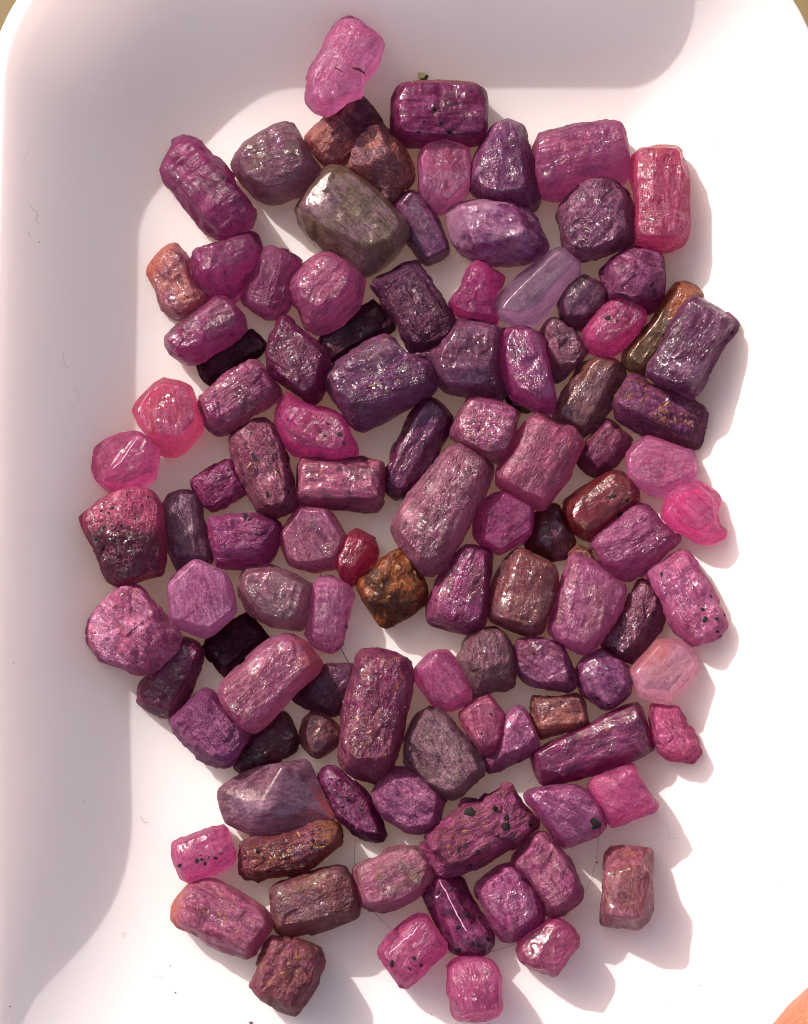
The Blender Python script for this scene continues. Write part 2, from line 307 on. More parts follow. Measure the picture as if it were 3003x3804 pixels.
 '420,60 600,50 640,130 650,400 640,520 420,600 340,540 230,280 220,200','raspberry shadowplum','dark=.7 split=1 h=130','big shield shaped crystal, raspberry above and black speckled below, leftmost of all'),  # lower half in its own black plum tone
('F','800,40 860,35 910,75 935,130 940,220 970,290 1010,370 1015,470 990,500 930,490 880,490 830,520 790,560 760,510 730,420 700,340 690,240 690,140 740,65',
 '790,70 870,80 900,180 900,300 940,450 860,470 770,430 740,250 740,120','greyviolet violet','tl=.5 gl=.3 h=80','grey violet rounded rod right of the big shield shaped crystal'),
('F','1000,215 1100,195 1200,190 1300,195 1400,220 1438,260 1430,350 1410,430 1370,490 1300,515 1200,520 1100,530 1030,520 1020,440 1000,350 975,270',
 '1020,250 1220,225 1390,260 1300,380 1240,460 1050,460','magenta purple','dark=.3 tip=15:.35:darkmag','magenta stone with a dark smooth right facet, right of the grey violet rod'),
('Q','710,905 780,905 880,925 920,960 960,1030 1000,1110 980,1170 945,1260 930,1300 860,1305 800,1320 700,1295 640,1270 610,1200 580,1100 590,1060 640,990',
 '720,930 870,945 970,1110 920,1230 700,1260 640,1220 605,1080','rosemauve orchid','or=.4 tl=.5 h=95 flat=1','rose six sided crystal with rusty stains, left of the small crimson one'),
('Q','1070,1048 1120,1070 1180,1100 1200,1140 1208,1190 1190,1250 1130,1300 1090,1370 1040,1412 990,1390 960,1340 940,1270 930,1210 950,1160 1000,1120 1030,1080',
 '1020,1110 1090,1130 1120,1170 1050,1270 970,1280 950,1200','crimson raspberry','tl=.8 gl=.6 frost=.5 h=90','small crimson red crystal with a sparkling face, left of the rusty brown cube'),
('Q','1340,1177 1380,1185 1410,1250 1450,1310 1500,1380 1522,1450 1500,1520 1420,1580 1340,1620 1260,1680 1220,1660 1170,1590 1120,1510 1075,1420 1080,1370 1150,1310 1240,1240',
 '1320,1210 1380,1230 1490,1430 1430,1480 1160,1510 1100,1410 1200,1300','rustdark rust','or=.7 gl=.5 dark=.45 rough=1.3 h=110','rusty brown cube with orange patches, the brownest crystal'),
('G','1080,375 1130,380 1220,410 1245,450 1240,540 1220,650 1210,760 1200,860 1170,930 1110,940 1020,920 900,890 830,865 825,810 840,740 880,660 900,590 960,500 1010,430',
 '1080,420 1190,450 1190,640 1160,830 1080,860 910,830 920,720 980,580','magenta plumrose','or=.15 frost=.2 z=4','magenta wedge narrowing upward, right of the rusty brown cube'),
('G','1410,412 1470,425 1560,470 1650,510 1668,560 1665,640 1640,740 1600,840 1560,940 1520,960 1440,940 1340,905 1240,870 1210,830 1220,750 1240,650 1270,560 1310,490 1360,440',
 '1440,440 1600,510 1640,560 1580,800 1500,890 1290,830 1370,650','brownrose plumgrey','or=.3 tip=40:.4:brownred frost=.3 z=5 gl=.5','brownish rose wide stone with a red brown patch, second right of the rusty cube'),
('H','405,432 450,460 520,490 600,550 660,590 720,645 728,690 710,780 670,840 620,920 570,990 520,1040 480,1068 400,1050 330,1020 270,980 235,940 250,860 280,770 310,660 340,560 370,470',
 '400,500 560,560 690,660 640,800 480,1000 340,960 300,880 330,700','orchid mauverose','st=.7 z=8 h=125 tl=.5','orchid pink pointed prism with cross ridges, right of the brownish rose wide stone'),
('H','825,600 870,625 910,670 950,720 980,800 970,860 930,940 880,1030 840,1090 780,1140 720,1120 650,1085 590,1050 580,1000 640,920 690,830 730,750 770,670',
 '820,630 890,680 900,770 700,1070 620,1010 720,850','plumrose mauve','frost=.5 rough=1.3 or=.1','plum rod with a silvery broken ridge, beside the orchid pink pointed prism'),
('H','1100,418 1140,430 1170,490 1210,560 1260,620 1290,690 1320,760 1360,820 1370,900 1330,960 1280,990 1220,1010 1180,1030 1120,1000 1060,940 1000,850 970,780 930,700 880,610 875,560 930,510 1020,450',
 '1090,460 1140,520 1270,740 1310,880 1200,960 1090,880 980,690 950,580','orchid rosepink','dark=.2 st=.3 tl=.7 rough=1.3','orchid pink crystal with a bubbly black dotted lower end, at the right edge'),
('F','890,485 930,485 1010,520 1090,560 1120,620 1140,700 1155,790 1130,840 1060,900 1000,955 960,965 880,940 800,905 750,870 740,780 725,660 740,610 800,550',
 '895,500 1080,570 1138,785 985,905 765,850 740,640','orchidlilac orchid','z=30 h=120 tl=.4 flat=1','pale orchid flat six sided crystal below the grey violet rod'),
('F','1220,530 1300,510 1390,508 1450,535 1530,570 1600,610 1650,640 1640,720 1610,820 1590,900 1560,920 1480,905 1380,890 1300,850 1230,800 1190,720 1175,660 1185,600',
 '1230,590 1400,570 1560,650 1540,760 1480,850 1340,800 1230,660','greyrose rosemauve','gl=.8 st=.3 tl=.5','greyish rose translucent stone right of the pale orchid six sided crystal'),
('G','150,590 220,585 290,610 340,640 370,690 345,780 320,900 300,1000 270,1040 220,1062 160,1045 90,1000 65,950 70,870 80,780 95,690 115,620',
 '160,640 250,640 300,720 270,870 230,980 140,950 130,760','palepink orchid','st=.7 tl=.8','pale pink stepped upright stone left below the small crimson one'),
('F','450,632 520,635 560,660 610,740 670,800 730,860 780,910 800,970 780,1040 740,1100 680,1150 620,1185 560,1205 490,1190 420,1150 350,1140 290,1110 250,1050 215,1000 210,930 225,870 260,800 310,740 370,690',
 '460,680 540,680 600,800 560,1000 540,1120 360,1110 270,1020 240,910 330,780','rosepink palepink','or=.15 frost=.5 rough=1.6 z=5 h=135','large rose pink rough stone with a broken glittering face, at the left edge'),
('F','820,965 870,985 930,1020 955,1050 940,1120 910,1200 880,1300 830,1390 780,1450 740,1475 670,1470 590,1430 530,1380 530,1320 550,1260 610,1200 700,1120 770,1040',
 '800,1030 900,1060 860,1150 740,1400 590,1360 570,1300 720,1150','plumrose magenta','tl=.5 h=80 gl=.5','plum pink prism tucked under the large rose pink rough stone'),
('F','1210,822 1250,840 1310,900 1370,980 1350,1020 1280,1070 1210,1120 1140,1190 1100,1225 1040,1180 980,1100 955,1030 965,985 1050,930 1140,860',
 '1210,870 1310,980 1110,1170 1000,1040','nearblack nearblack','h=42 gl=-.5','almost black shaded block, the darkest crystal, under the pale orchid six sided one'),
('F','1470,955 1530,955 1600,1000 1650,1060 1700,1130 1670,1190 1610,1240 1540,1310 1470,1390 1400,1470 1340,1540 1290,1570 1210,1570 1150,1520 1090,1450 1050,1380 1040,1320 1070,1260 1130,1200 1210,1120 1280,1050 1370,985',
 '1450,1000 1560,1030 1620,1130 1330,1440 1220,1500 1120,1400 1090,1330 1250,1150','rosemauve orchid','or=.15 tip=10:.62:coral frost=.3 z=16 h=120 tl=.4','long rose mauve prism with a coral right tip, right of the almost black block'),
('F','960,1292 1020,1310 1060,1400 1100,1460 1170,1530 1260,1570 1230,1620 1190,1690 1150,1740 1110,1785 1050,1790 980,1770 900,1720 830,1650 760,1560 738,1500 790,1440 850,1380 900,1330',
 '930,1350 1000,1370 1160,1560 1180,1650 1090,1720 1000,1690 800,1510','purplepink purple','st=1 frost=.2','purple square block with sparkling pits, left of the long rose mauve prism'),
('P','600,755 640,790 680,870 698,930 680,1000 620,1050 520,1090 420,1120 330,1145 290,1115 283,1060 330,990 390,930 450,890 520,830',
 '590,800 660,910 600,1010 430,1070 400,1000 480,900','plumrose brown','tl=.45 h=55','dull plum brown stone under the lower end of the long rose mauve prism'),
('P','870,455 950,458 1050,460 1060,520 1020,640 985,770 920,780 830,760 740,735 680,700 655,665 710,610 770,550 830,480',
 '890,480 1020,490 980,680 900,720 790,680 820,580','plum violet','tl=.45 h=55','dull plum facetted stone left of the large speckled upright prism'),
('P','790,757 840,765 900,800 950,840 980,900 960,960 900,1010 830,1050 790,1040 740,990 700,930 705,880 730,810',
 '780,800 860,810 900,900 810,1000 760,900','brownrose plum','or=.3 gl=.9 h=65','small brownish glassy stone left of the large speckled upright prism foot'),
('P','1120,370 1200,370 1280,380 1360,410 1415,435 1430,520 1420,620 1400,720 1380,820 1360,920 1330,1020 1290,1110 1230,1200 1200,1212 1130,1190 1050,1160 985,1120 957,1060 960,950 975,820 990,700 1020,600 1050,500 1080,400',
 '1110,420 1330,430 1370,560 1300,850 1260,1020 1080,1040 1000,960 1050,700','plumrose darkmag','or=.55 dark=.45 frost=.35 rough=1.4 z=12 h=140','large speckled upright prism with ochre flecks, below the middle'),
('G','900,1052 960,1055 1000,1090 1050,1140 1090,1210 1135,1320 1120,1370 1060,1400 990,1430 930,1430 870,1400 830,1340 780,1280 750,1220 755,1170 800,1120 850,1070',
 '900,1075 970,1090 1080,1290 960,1370 880,1330 790,1200','orchid pink','smooth=1 tl=.7 gl=.4','smooth orchid pink block right of the large speckled upright prism'),
('G','1210,912 1270,910 1330,950 1370,1000 1390,1080 1395,1180 1380,1270 1330,1298 1260,1295 1180,1340 1130,1370 1090,1290 1050,1180 1010,1110 1030,1080 1065,1050 1060,1000 1100,950',
 '1200,940 1290,950 1340,1050 1330,1200 1210,1200 1120,1120 1130,1020','plumgrey plumrose','frost=.4 ol=.3 tip=190:.55:greyrose or=.2','grey plum stone with a pale left corner, below the magenta wedge'),
('O','380,295 450,285 540,285 610,310 670,350 700,420 740,520 758,600 700,635 600,610 500,600 440,580 395,530 375,440 362,360',
 '400,325 590,320 660,400 690,560 520,550 400,480 380,390','purplepink plumrose','frost=.3 z=4','purple pink slanted stone right of the grey plum one with a pale corner'),
('O','480,660 560,670 660,660 760,640 800,690 820,760 830,830 800,860 720,880 640,890 560,920 530,930 500,870 475,790 468,710',
 '500,690 770,690 800,810 550,840 510,760','brownrose salmon','frost=.3 or=.2 dark=.15 h=80','brownish rose grooved chip above the long striped magenta rod'),
('O','910,362 960,385 1030,430 1090,480 1105,560 1095,640 1050,690 980,740 910,730 850,680 790,640 765,560 755,480 800,420 850,385',
 '920,400 1030,470 1060,580 980,680 860,620 800,520 820,460','purplepink purple','dark=.2 gl=.4','purple pink rounded stone left of the pale orange tipped one'),
('O','1300,300 1380,305 1440,320 1490,370 1535,440 1530,490 1470,560 1400,640 1340,705 1300,700 1220,680 1150,650 1130,570 1100,500 1110,480 1150,430 1220,360 1260,310',
 '1280,340 1420,340 1490,430 1340,620 1180,600 1130,510 1220,410','whitepink palepeach','tip=125:.38:rustorange tl=1 smooth=1 gl=.4 flat=1','palest crystal, milky pink with an orange upper left corner'),
('O','190,645 230,680 270,740 297,780 290,850 270,930 240,990 190,1030 150,1035 110,980 70,910 30,840 10,770 60,720 130,670',
 '190,680 270,790 240,930 160,980 100,900 40,790','rosepink rosemauve','or=.25 z=10 gl=.3 tl=.5','rose pink chip with tiny brown dots, overlapping its lilac pink neighbour'),
('O','390,725 430,740 460,800 490,870 525,960 510,1000 450,1040 350,1090 260,1130 210,1145 180,1110 155,1050 190,1030 240,990 270,920 290,850 300,790 340,750',
 '390,750 450,820 500,950 300,1000 300,940 320,810','orchid purplepink','frost=.6','lilac pink stone with a frosted sparkling face, partly under the brown dotted chip'),
('O','1140,700 1170,740 1200,830 1230,920 1245,990 1200,1020 1120,1060 1030,1100 940,1130 850,1160 750,1190 620,1210 540,1220 500,1150 470,1070 475,1010 540,980 600,950 700,900 800,860 900,800 1000,750 1080,715',
 '1110,740 1190,900 1200,980 1000,1010 700,1140 560,1120 520,1030 720,920 900,830','darkmag magenta','gl=1 or=.15 dark=.15 h=100','long dark magenta glassy rod with silvery streaks, lower right'),
('O','1240,712 1320,715 1400,735 1430,780 1440,830 1480,870 1520,920 1540,970 1530,1040 1490,1080 1420,1075 1340,1060 1290,1020 1260,960 1240,880 1228,800',
 '1260,750 1390,760 1430,880 1490,970 1440,1020 1310,970 1260,860','rosepink pink','gl=.5 tl=.9 frost=.5 rough=1.5','rose pink lumpy chip with star glints, right of the long dark magenta rod'),
('J','330,-130 400,-110 450,-60 520,20 600,100 650,170 690,260 680,310 620,360 560,420 490,460 400,430 310,360 240,290 180,220 165,150 190,60 230,-30 270,-90',
 '330,-80 440,-20 560,130 620,260 500,380 350,330 230,200 230,80','greyplum plumgrey','frost=.4 ol=.25 rough=1.2 h=125','grey mauve sparkling stone with olive tint, right of the large speckled prism'),
('P','740,1062 770,1090 800,1160 850,1270 890,1360 930,1430 860,1460 770,1490 680,1520 580,1540 490,1540 400,1535 320,1500 240,1460 210,1380 190,1300 195,1250 260,1200 350,1150 450,1110 580,1090 680,1075',
 '585,1115 615,1112 520,1370 470,1382','greyviolet plumgrey','or=.2 tip=-20:.62:coral gl=.9 z=8 h=108 smooth=1 flat=1','big plum stone with a mirror bright left face and a sharp edge'),
('N','500,420 560,425 620,440 645,480 630,540 580,590 530,640 470,700 400,740 300,770 220,785 170,770 90,805 30,790 -10,740 -20,640 0,560 60,520 140,510 240,500 340,480 420,445',
 '440,470 600,470 560,560 400,690 200,730 50,720 40,620 200,560','brownred plumrose','or=.4 tip=15:.6:ochre dark=.55 frost=.4 rough=1.4','brown red gritty rod with ochre right end, under the mirror faced stone'),
('N','540,75 590,80 640,120 690,165 740,190 780,220 815,270 830,340 870,400 900,460 912,510 890,545 830,550 760,525 700,480 640,430 590,390 570,330 540,260 500,190 485,130 510,90',
 '550,110 640,160 760,250 820,400 850,490 740,460 620,370 580,270 520,160','darkmag purple','dark=.5 frost=.2 rough=1.3 h=85','narrow purple black dotted crystal pointing to the lower right'),
('N','960,75 1050,80 1130,130 1200,190 1260,240 1290,290 1275,370 1250,440 1190,490 1120,500 1040,490 960,440 900,400 860,330 835,250 860,170 900,120',
 '970,180 1120,160 1220,260 1180,420 1050,450 920,340 910,250','purplepink orchid','frost=.3','purple pink lumpy stone right of the narrow black dotted crystal'),
('J','820,365 860,375 890,440 930,500 980,550 1020,600 1010,650 950,700 870,760 780,810 700,860 600,910 500,950 420,960 380,940 350,860 320,790 290,740 320,690 400,630 450,580 520,530 540,470 600,465 650,480 700,430 760,390',
 '810,410 880,490 960,600 880,690 700,770 480,850 370,770 400,680 560,570 700,500','plumrose magenta','or=.4 dark=.5 frost=.3 rough=1.5 z=12 h=135','big rough plum pink prism with ochre veins and black grains, lower centre'),
('O','470,1250 560,1235 660,1225 760,1230 830,1260 880,1320 930,1390 955,1450 940,1500 890,1550 800,1580 720,1610 680,1620 620,1560 560,1480 500,1390 440,1330 425,1285',
 '480,1280 780,1260 880,1370 900,1480 690,1560 580,1420','orchid purple','gl=.6 dark=.1 tl=.4','orchid purple block with one large black grain, under the long magenta rod'),
('O','870,1170 950,1140 1040,1110 1110,1090 1130,1110 1135,1170 1180,1230 1230,1300 1282,1350 1250,1390 1170,1420 1080,1460 980,1490 950,1440 930,1390 880,1320 840,1250 840,1200',
 '880,1200 1110,1140 1220,1330 970,1400 880,1250','pink orchid','gl=.5 tl=.8','pink lozenge crystal at the lower right edge, touching the block with the black grain'),
('N','910,605 960,590 1040,570 1110,575 1160,600 1200,680 1220,760 1190,830 1130,890 1060,940 980,980 890,995 810,985 750,960 725,870 710,790 710,710 760,685 830,660 890,640',
 '920,650 1080,620 1150,700 1130,820 980,910 820,920 760,820 780,720','rosemauve greyrose','ol=.5 frost=.4','rose mauve rounded stone with a dirty olive upper edge, right of the brown tumbled prism'),
('I','1280,885 1330,895 1370,950 1400,1030 1425,1130 1420,1190 1360,1230 1260,1270 1150,1300 1050,1330 960,1345 900,1300 880,1200 870,1100 862,1040 900,1000 1000,960 1100,930 1200,900',
 '1250,930 1360,960 1380,1080 1330,1160 940,1240 900,1110 930,1020 1100,960','brownrose plumgrey','or=.35 frost=.4 ol=.3','brown rose tumbled prism with a tan sparkling upper face, lower left'),
('I','430,968 500,970 580,1010 660,1050 750,1110 820,1150 870,1200 880,1240 850,1310 800,1370 760,1440 710,1475 640,1450 550,1420 460,1380 370,1310 280,1270 240,1220 245,1150 280,1070 350,1000',
 '430,1010 560,1040 760,1160 820,1260 700,1390 520,1330 330,1220 310,1120','rosemauve rosepink','or=.4 tip=170:.68:rustorange frost=.35','rose mauve loaf shaped crystal with orange scratches on its left end, lower left'),
('I','560,625 590,650 610,730 630,800 630,870 560,910 480,940 400,980 340,985 290,960 260,890 245,820 245,740 300,710 400,670 500,635',
 '550,660 590,760 580,850 330,920 290,880 280,760','pink orchid','dark=.15 gl=.4 tl=.8','pink barrel shaped crystal with fine black dots, left of the brown red gritty rod'),
('N','190,1155 260,1170 350,1170 430,1200 490,1240 512,1300 500,1380 480,1460 440,1530 390,1600 340,1650 280,1640 200,1600 120,1560 70,1510 55,1460 80,1390 110,1300 140,1210',
 '200,1190 360,1210 450,1300 440,1430 340,1580 130,1490 160,1370','brownrose plumrose','or=.35 frost=.3 rough=1.3','brown rose stone with orange spots, lowest on the left side'),
('N','1120,1015 1170,1020 1210,1080 1250,1140 1300,1200 1290,1260 1230,1310 1170,1370 1110,1430 1050,1480 1010,1470 960,1410 900,1330 865,1260 880,1210 930,1150 1000,1090 1060,1040',
 '1110,1060 1170,1070 1260,1200 1080,1380 950,1330 910,1260','pink magenta','gl=.4 tl=.8','pink block with a wavy white ridge line and few black dots, near the bottom'),
('N','1160,840 1220,770 1300,760 1400,790 1430,850 1470,930 1510,1000 1560,1060 1595,1130 1600,1200 1560,1260 1480,1285 1390,1280 1320,1240 1290,1170 1250,1100 1210,1020 1170,950 1145,890',
 '1260,800 1290,810 1430,1100 1540,1150 1500,1240 1380,1230 1340,1080 1240,870','magenta darkmag','dark=.5 gl=.5 h=85','magenta black dotted prism with a bright central ridge, near the bottom'),
('J','840,870 870,860 900,900 960,950 1010,1020 1050,1100 1070,1160 1060,1230 1000,1290 920,1340 850,1370 790,1350 740,1280 700,1200 660,1120 630,1050 640,990 700,930 780,890',
 '830,910 880,940 980,1060 1000,1180 860,1290 760,1200 680,1060','magenta orchid','gl=.4 or=.1','magenta plump stone partly under a pink mauve prism, right of the black dotted prism'),
('J','1020,665 1070,670 1130,730 1190,800 1240,880 1280,950 1310,1030 1305,1090 1250,1140 1190,1180 1120,1205 1070,1180 1050,1100 1000,1020 940,950 880,910 850,870 870,820 930,750 980,690',
 '1030,710 1110,760 1240,960 1220,1080 1120,1130 1050,1050 920,880','rosemauve magenta','z=14 h=115','pink mauve prism leaning on the magenta plump stone, lower right'),
('J','1090,1225 1150,1215 1200,1240 1250,1280 1285,1330 1280,1390 1240,1440 1190,1500 1130,1580 1060,1560 980,1530 920,1480 895,1420 910,1360 960,1300 1030,1260',
 '1080,1250 1190,1270 1240,1350 1150,1500 980,1480 940,1400','pink rosemauve','gl=.5 tl=.7 or=.1','pink rounded block with sparkling bubbles, below the pink mauve prism'),
('K','465,590 560,585 650,595 713,603 715,700 716,800 715,900 714,980 690,1040 640,1100 610,1108 540,1100 460,1090 405,1078 402,1000 405,900 412,780 425,630',
 '430,760 690,760 650,990 600,1015 425,1005','brownrose rosemauve','or=.4 gl=.6 h=125','brown rose prism standing apart from the others at the lower right'),
('N','1400,1290 1480,1285 1540,1290 1590,1320 1620,1370 1640,1430 1645,1520 1645,1610 1620,1650 1540,1680 1440,1690 1370,1680 1330,1640 1320,1570 1295,1500 1310,1430 1305,1350 1340,1310',
 '1340,1370 1560,1340 1610,1440 1620,1590 1420,1620 1350,1560','pink palepink','tl=.9 gl=.4 or=.08','clear pink rough block, the lowest of all the crystals'),
]
# colours as they look in the photograph (sRGB)
COL = dict(palepink=(208,128,176),pink=(206,92,150),rosepink=(196,88,135),hotpink=(214,76,142),fuchsia=(192,66,142),magenta=(164,62,124),darkmag=(112,42,82),
 raspberry=(186,68,112),crimson=(190,56,84),coral=(205,82,86),salmon=(204,120,106),plum=(104,56,78),plumgrey=(134,92,106),plumrose=(136,70,96),
 plumviolet=(110,70,98),violet=(132,80,116),darkviolet=(84,44,72),shadeblack=(64,28,46),blackplum=(58,36,44),mauve=(146,88,122),mauverose=(164,94,122),mauveviolet=(140,90,126),  # the near black tone holds the shade cast by neighbouring crystals
 rosemauve=(176,96,128),orchid=(186,92,148),orchidlilac=(194,116,166),purple=(136,66,118),purplepink=(158,82,132),palemauve=(196,132,172),
 lilac=(172,134,166),palelilac=(186,156,186),whitepink=(206,160,184),palepeach=(214,166,160),greyplum=(152,112,126),greyrose=(154,110,122),
 greyviolet=(152,104,132),olive=(124,104,82),oliveamber=(98,72,48),amber=(196,92,34),brown=(122,78,66),brownrose=(140,84,86),brownred=(126,66,62),
 garnet=(112,40,48),rust=(150,78,30),ochre=(168,104,60),rustorange=(212,108,66),rustdark=(70,46,34))
# dark mineral grains large enough to be pieces: crop, x, y, radius (crop pixels) -> stone label start
GRAINS = [
('orchid purple block with one','O',[(885,1470,26),(868,1490,14)]),
('garnet brown glossy','H',[(650,72,20),(735,100,12),(693,190,16)]),
('vivid fuchsia broken','D',[(372,1152,9),(320,1205,11),(357,1228,10),(442,1218,15),(470,1270,12),(300,1155,7),(120,1122,6)]),
('hot pink oval','C',[(617,480,14),(672,498,9),(730,468,9),(820,640,9)]),
('long magenta pitted','A',[(566,1128,11)]),
('big rough plum pink','J',[(590,540,26),(980,625,20),(815,645,24),(830,580,16),(870,690,13),(515,770,13),(640,790,14),(590,880,12),(755,525,16),(500,880,12),(565,750,10)]),
('magenta black dotted prism','N',[(1505,1030,15),(1380,1092,13),(1420,1015,11),(1335,1195,20),(1365,1240,18),(1500,1210,14),(1530,1245,14),(1555,1165,12),(1245,875,12),(1325,855,9),(1230,780,14),(1465,1195,9),(1440,1005,8)]),
('pink block with a wavy','N',[(1093,1290,12),(950,1330,16),(1063,1358,9),(1135,1335,9)]),
('orchid pink crystal with a bubbly','H',[(1265,705,14),(1218,793,12),(1228,853,15),(1300,850,15),(1350,825,13),(1325,962,12),(953,566,10),(1308,935,12)]),
('pink barrel shaped','I',[(285,880,10),(395,850,12),(447,870,9),(515,832,9),(470,830,7),(425,842,8),(420,815,6),(545,800,6)]),
('brown red gritty','I',[(700,838,13),(785,785,12),(820,830,14),(1000,885,12),(932,805,12),(850,920,12),(1130,715,12),(1120,770,10)]),
('long rough plum rose','Q',[(410,580,19),(430,610,10),(505,838,14),(640,812,13),(620,725,10),(628,655,10),(575,690,10),(400,445,9),(480,462,8),(440,615,9)]),
('purple pink rounded stone left','H',[(548,1360,17),(615,1395,13),(627,1415,9),(665,1290,8),(495,1235,8)]),
('rose pink lumpy','H',[(906,1520,9)]),
('dark purple stone with a pink','C',[(890,270,13),(925,370,15),(905,300,8),(900,340,8)]),
('large dark violet prism','C',[(1400,578,11),(1358,628,14)]),
('dark magenta brick','B',[(463,503,14),(405,437,9),(265,500,10),(370,350,12),(300,430,8)]),
('brownish grey twisted','R',[(850,446,14)]),
('big shield shaped','F',[(375,150,10),(515,215,8),(320,270,13),(205,285,8),(430,260,8),(300,170,7),(465,160,9),(600,80,8),(350,180,9),(380,355,9),(410,295,8),(560,130,8),(270,345,16),(315,400,12)]),
('magenta stone with a dark','F',[(1085,385,9),(1102,443,8),(1215,210,17),(1250,215,10),(1290,320,8)]),
('narrow purple black','N',[(545,235,17),(665,280,14),(620,268,9),(570,155,9),(700,225,9),(640,330,9),(760,350,13),(720,410,9),(550,190,8)]),
('purple pink slanted','O',[(445,540,9),(485,390,11)]),
('brownish rose grooved','O',[(783,822,10),(655,690,6)]),
('rose pink chip','O',[(210,772,10),(153,898,8)]),
('mauve square block','R',[(105,487,9)]),
]
FLECKS = [('purple prism peppered', 28, 8), ('large speckled upright', 10, 8), ('big rough plum pink', 6, 9), ('rusty brown cube', 12, 12), ('brown red gritty', 9, 10),
          ('rose mauve loaf', 7, 10), ('brown rose stone with orange', 6, 12), ('big purple prism with orange', 6, 8), ('long rough plum rose', 5, 10)]
# ---------------------------------------------------------------- setting: table top and scoop tray
tm = Nodes("warm_table")
tco = tm.n("ShaderNodeTexCoord").outputs["Object"]
tn = tm.noise(tm.mapping(tco, scale=(12, 60, 12)), 1.0, 5)
tm.set(tm.p.inputs["Base Color"], tm.mix(tn, tuple(lin((120, 96, 52)) * .5), tuple(lin((150, 124, 72)) * .5)))
tm.p.inputs["Roughness"].default_value = .7
TABLE_Z = -.075
g = 3.0
link("tabletop", new_mesh("tabletop", [(-g, -g, 0), (g, -g, 0), (g, g, 0), (-g, g, 0)], [(0, 1, 2, 3)], tm.m, False), (0, 0, TABLE_Z), kind="structure")

RIM_H, FIL_W, FIL_P = 278 * U, 430 * U, 2.6
rl, rr = full(-26, 260, RIM_H)[0], full(1738, 260, RIM_H)[0]      # outer rim, left and right
rt = full(860, -175, RIM_H)[1]
RIM_T = 44 * U
TX, HX = (rl + rr) / 2, (rr - rl) / 2 - RIM_T                    # inner half width
TOP_Y, BOT_Y = rt - RIM_T, full(860, 2900, 0)[1]
TY, HY = (TOP_Y + BOT_Y) / 2, (TOP_Y - BOT_Y) / 2
CR = 330 * U
TAPER0, TAPER1 = full(860, 1450, 0)[1], full(860, 2520, 0)[1]

def wall_h(y):
    """The wall runs full height at the back and falls to a low lip at the open front."""
    t = np.clip((TAPER0 - np.asarray(y, float)) / (TAPER0 - TAPER1), 0, 1)
    t = t * t * (3 - 2 * t)
    return RIM_H * (1 - t) + 12 * U * t

def inset_of(x, y):
    qx, qy = np.abs(np.asarray(x) - TX) - HX + CR, np.abs(np.asarray(y) - TY) - HY + CR
    return CR - (np.hypot(np.maximum(qx, 0), np.maximum(qy, 0)) + np.minimum(np.maximum(qx, qy), 0))

def tray_z(x, y):
    d = np.clip(inset_of(x, y) / FIL_W, 0, 1)
    return wall_h(y) * (1 - d) ** FIL_P

def rim_ring(off):
    """Closed loop round the tray, off metres inside the inner rim (negative: outside)."""
    hx, hy, r = HX - off, HY - off, max(CR - off, 30 * U)
    r = min(r, hx, hy)
    pts, na, ns = [], 22, 56
    for cx, cy, a0 in ((1, 1, 0), (-1, 1, 90), (-1, -1, 180), (1, -1, 270)):
        for k in range(na):
            a = math.radians(a0 + 90 * k / na)
            pts.append((TX + cx * (hx - r) + r * math.cos(a), TY + cy * (hy - r) + r * math.sin(a)))
        nx, ny = {0: (-1, 1), 90: (-1, -1), 180: (1, -1), 270: (1, 1)}[a0]
        ex, ey = TX + nx * (hx - r), TY + ny * (hy - r)
        a = math.radians(a0 + 90)
        p0 = (TX + cx * (hx - r) + r * math.cos(a), TY + cy * (hy - r) + r * math.sin(a))
        p1 = (ex + r * math.cos(a), ey + r * math.sin(a))
        for k in range(ns):
            f = k / ns
            pts.append((p0[0] + (p1[0] - p0[0]) * f, p0[1] + (p1[1] - p0[1]) * f))
    return np.array(pts)

verts, loops = [], []
def ring(xy, z):
    loops.append(len(verts))
    verts.extend(np.column_stack([xy, z]).tolist())
inner = [1 - (1 - k / 30) ** 1.3 for k in range(31)]
for f in reversed(inner[1:]):                                     # floor and inner wall
    r_ = rim_ring(f * FIL_W)
    ring(r_, wall_h(r_[:, 1]) * (1 - f) ** FIL_P)
for k in range(9):                                                # rounded lip
    a = math.pi * k / 8
    r_ = rim_ring(-(1 - math.cos(a)) * RIM_T / 2)
    ring(r_, wall_h(r_[:, 1]) + math.sin(a) * RIM_T * .45)
for f in (.04, .15, .35, .6, .85, 1):                             # outer wall and underside
    r_ = rim_ring(-RIM_T + f * FIL_W)
    w_ = wall_h(r_[:, 1])
    ring(r_, (w_ * (1 - f) ** 2.2) - 24 * U * min(1, f * 6))
n_ = len(rim_ring(0))
faces = []
for a, b in zip(loops, loops[1:]):
    faces += [(a + k, a + (k + 1) % n_, b + (k + 1) % n_, b + k) for k in range(n_)]
faces.append(tuple(range(loops[0] + n_ - 1, loops[0] - 1, -1)))
faces.append(tuple(range(loops[-1], loops[-1] + n_)))
pm = Nodes("white_plastic")
pco = pm.mapping(pm.n("ShaderNodeTexCoord").outputs["Object"], scale=(1000, 1000, 1000))
smear = pm.ramp(pm.noise(pco, .16, 6, .6), .52, .78)
scr = pm.ramp(pm.noise(pm.mapping(pco, rot=(0, 0, .9), scale=(.25, 4, 1)), 1.2, 4), .68, .74)
base = pm.mix(smear, (.83, .765, .772), (.795, .725, .727))
pm.set(pm.p.inputs["Base Color"], base)
pm.set(pm.p.inputs["Roughness"], pm.math('ADD', .34, pm.math('MULTIPLY', smear, .2)))
pm.p.inputs["Subsurface Weight"].default_value = .35
pm.p.inputs["Subsurface Radius"].default_value = (1, .62, .5)
pm.p.inputs["Subsurface Scale"].default_value = .0028
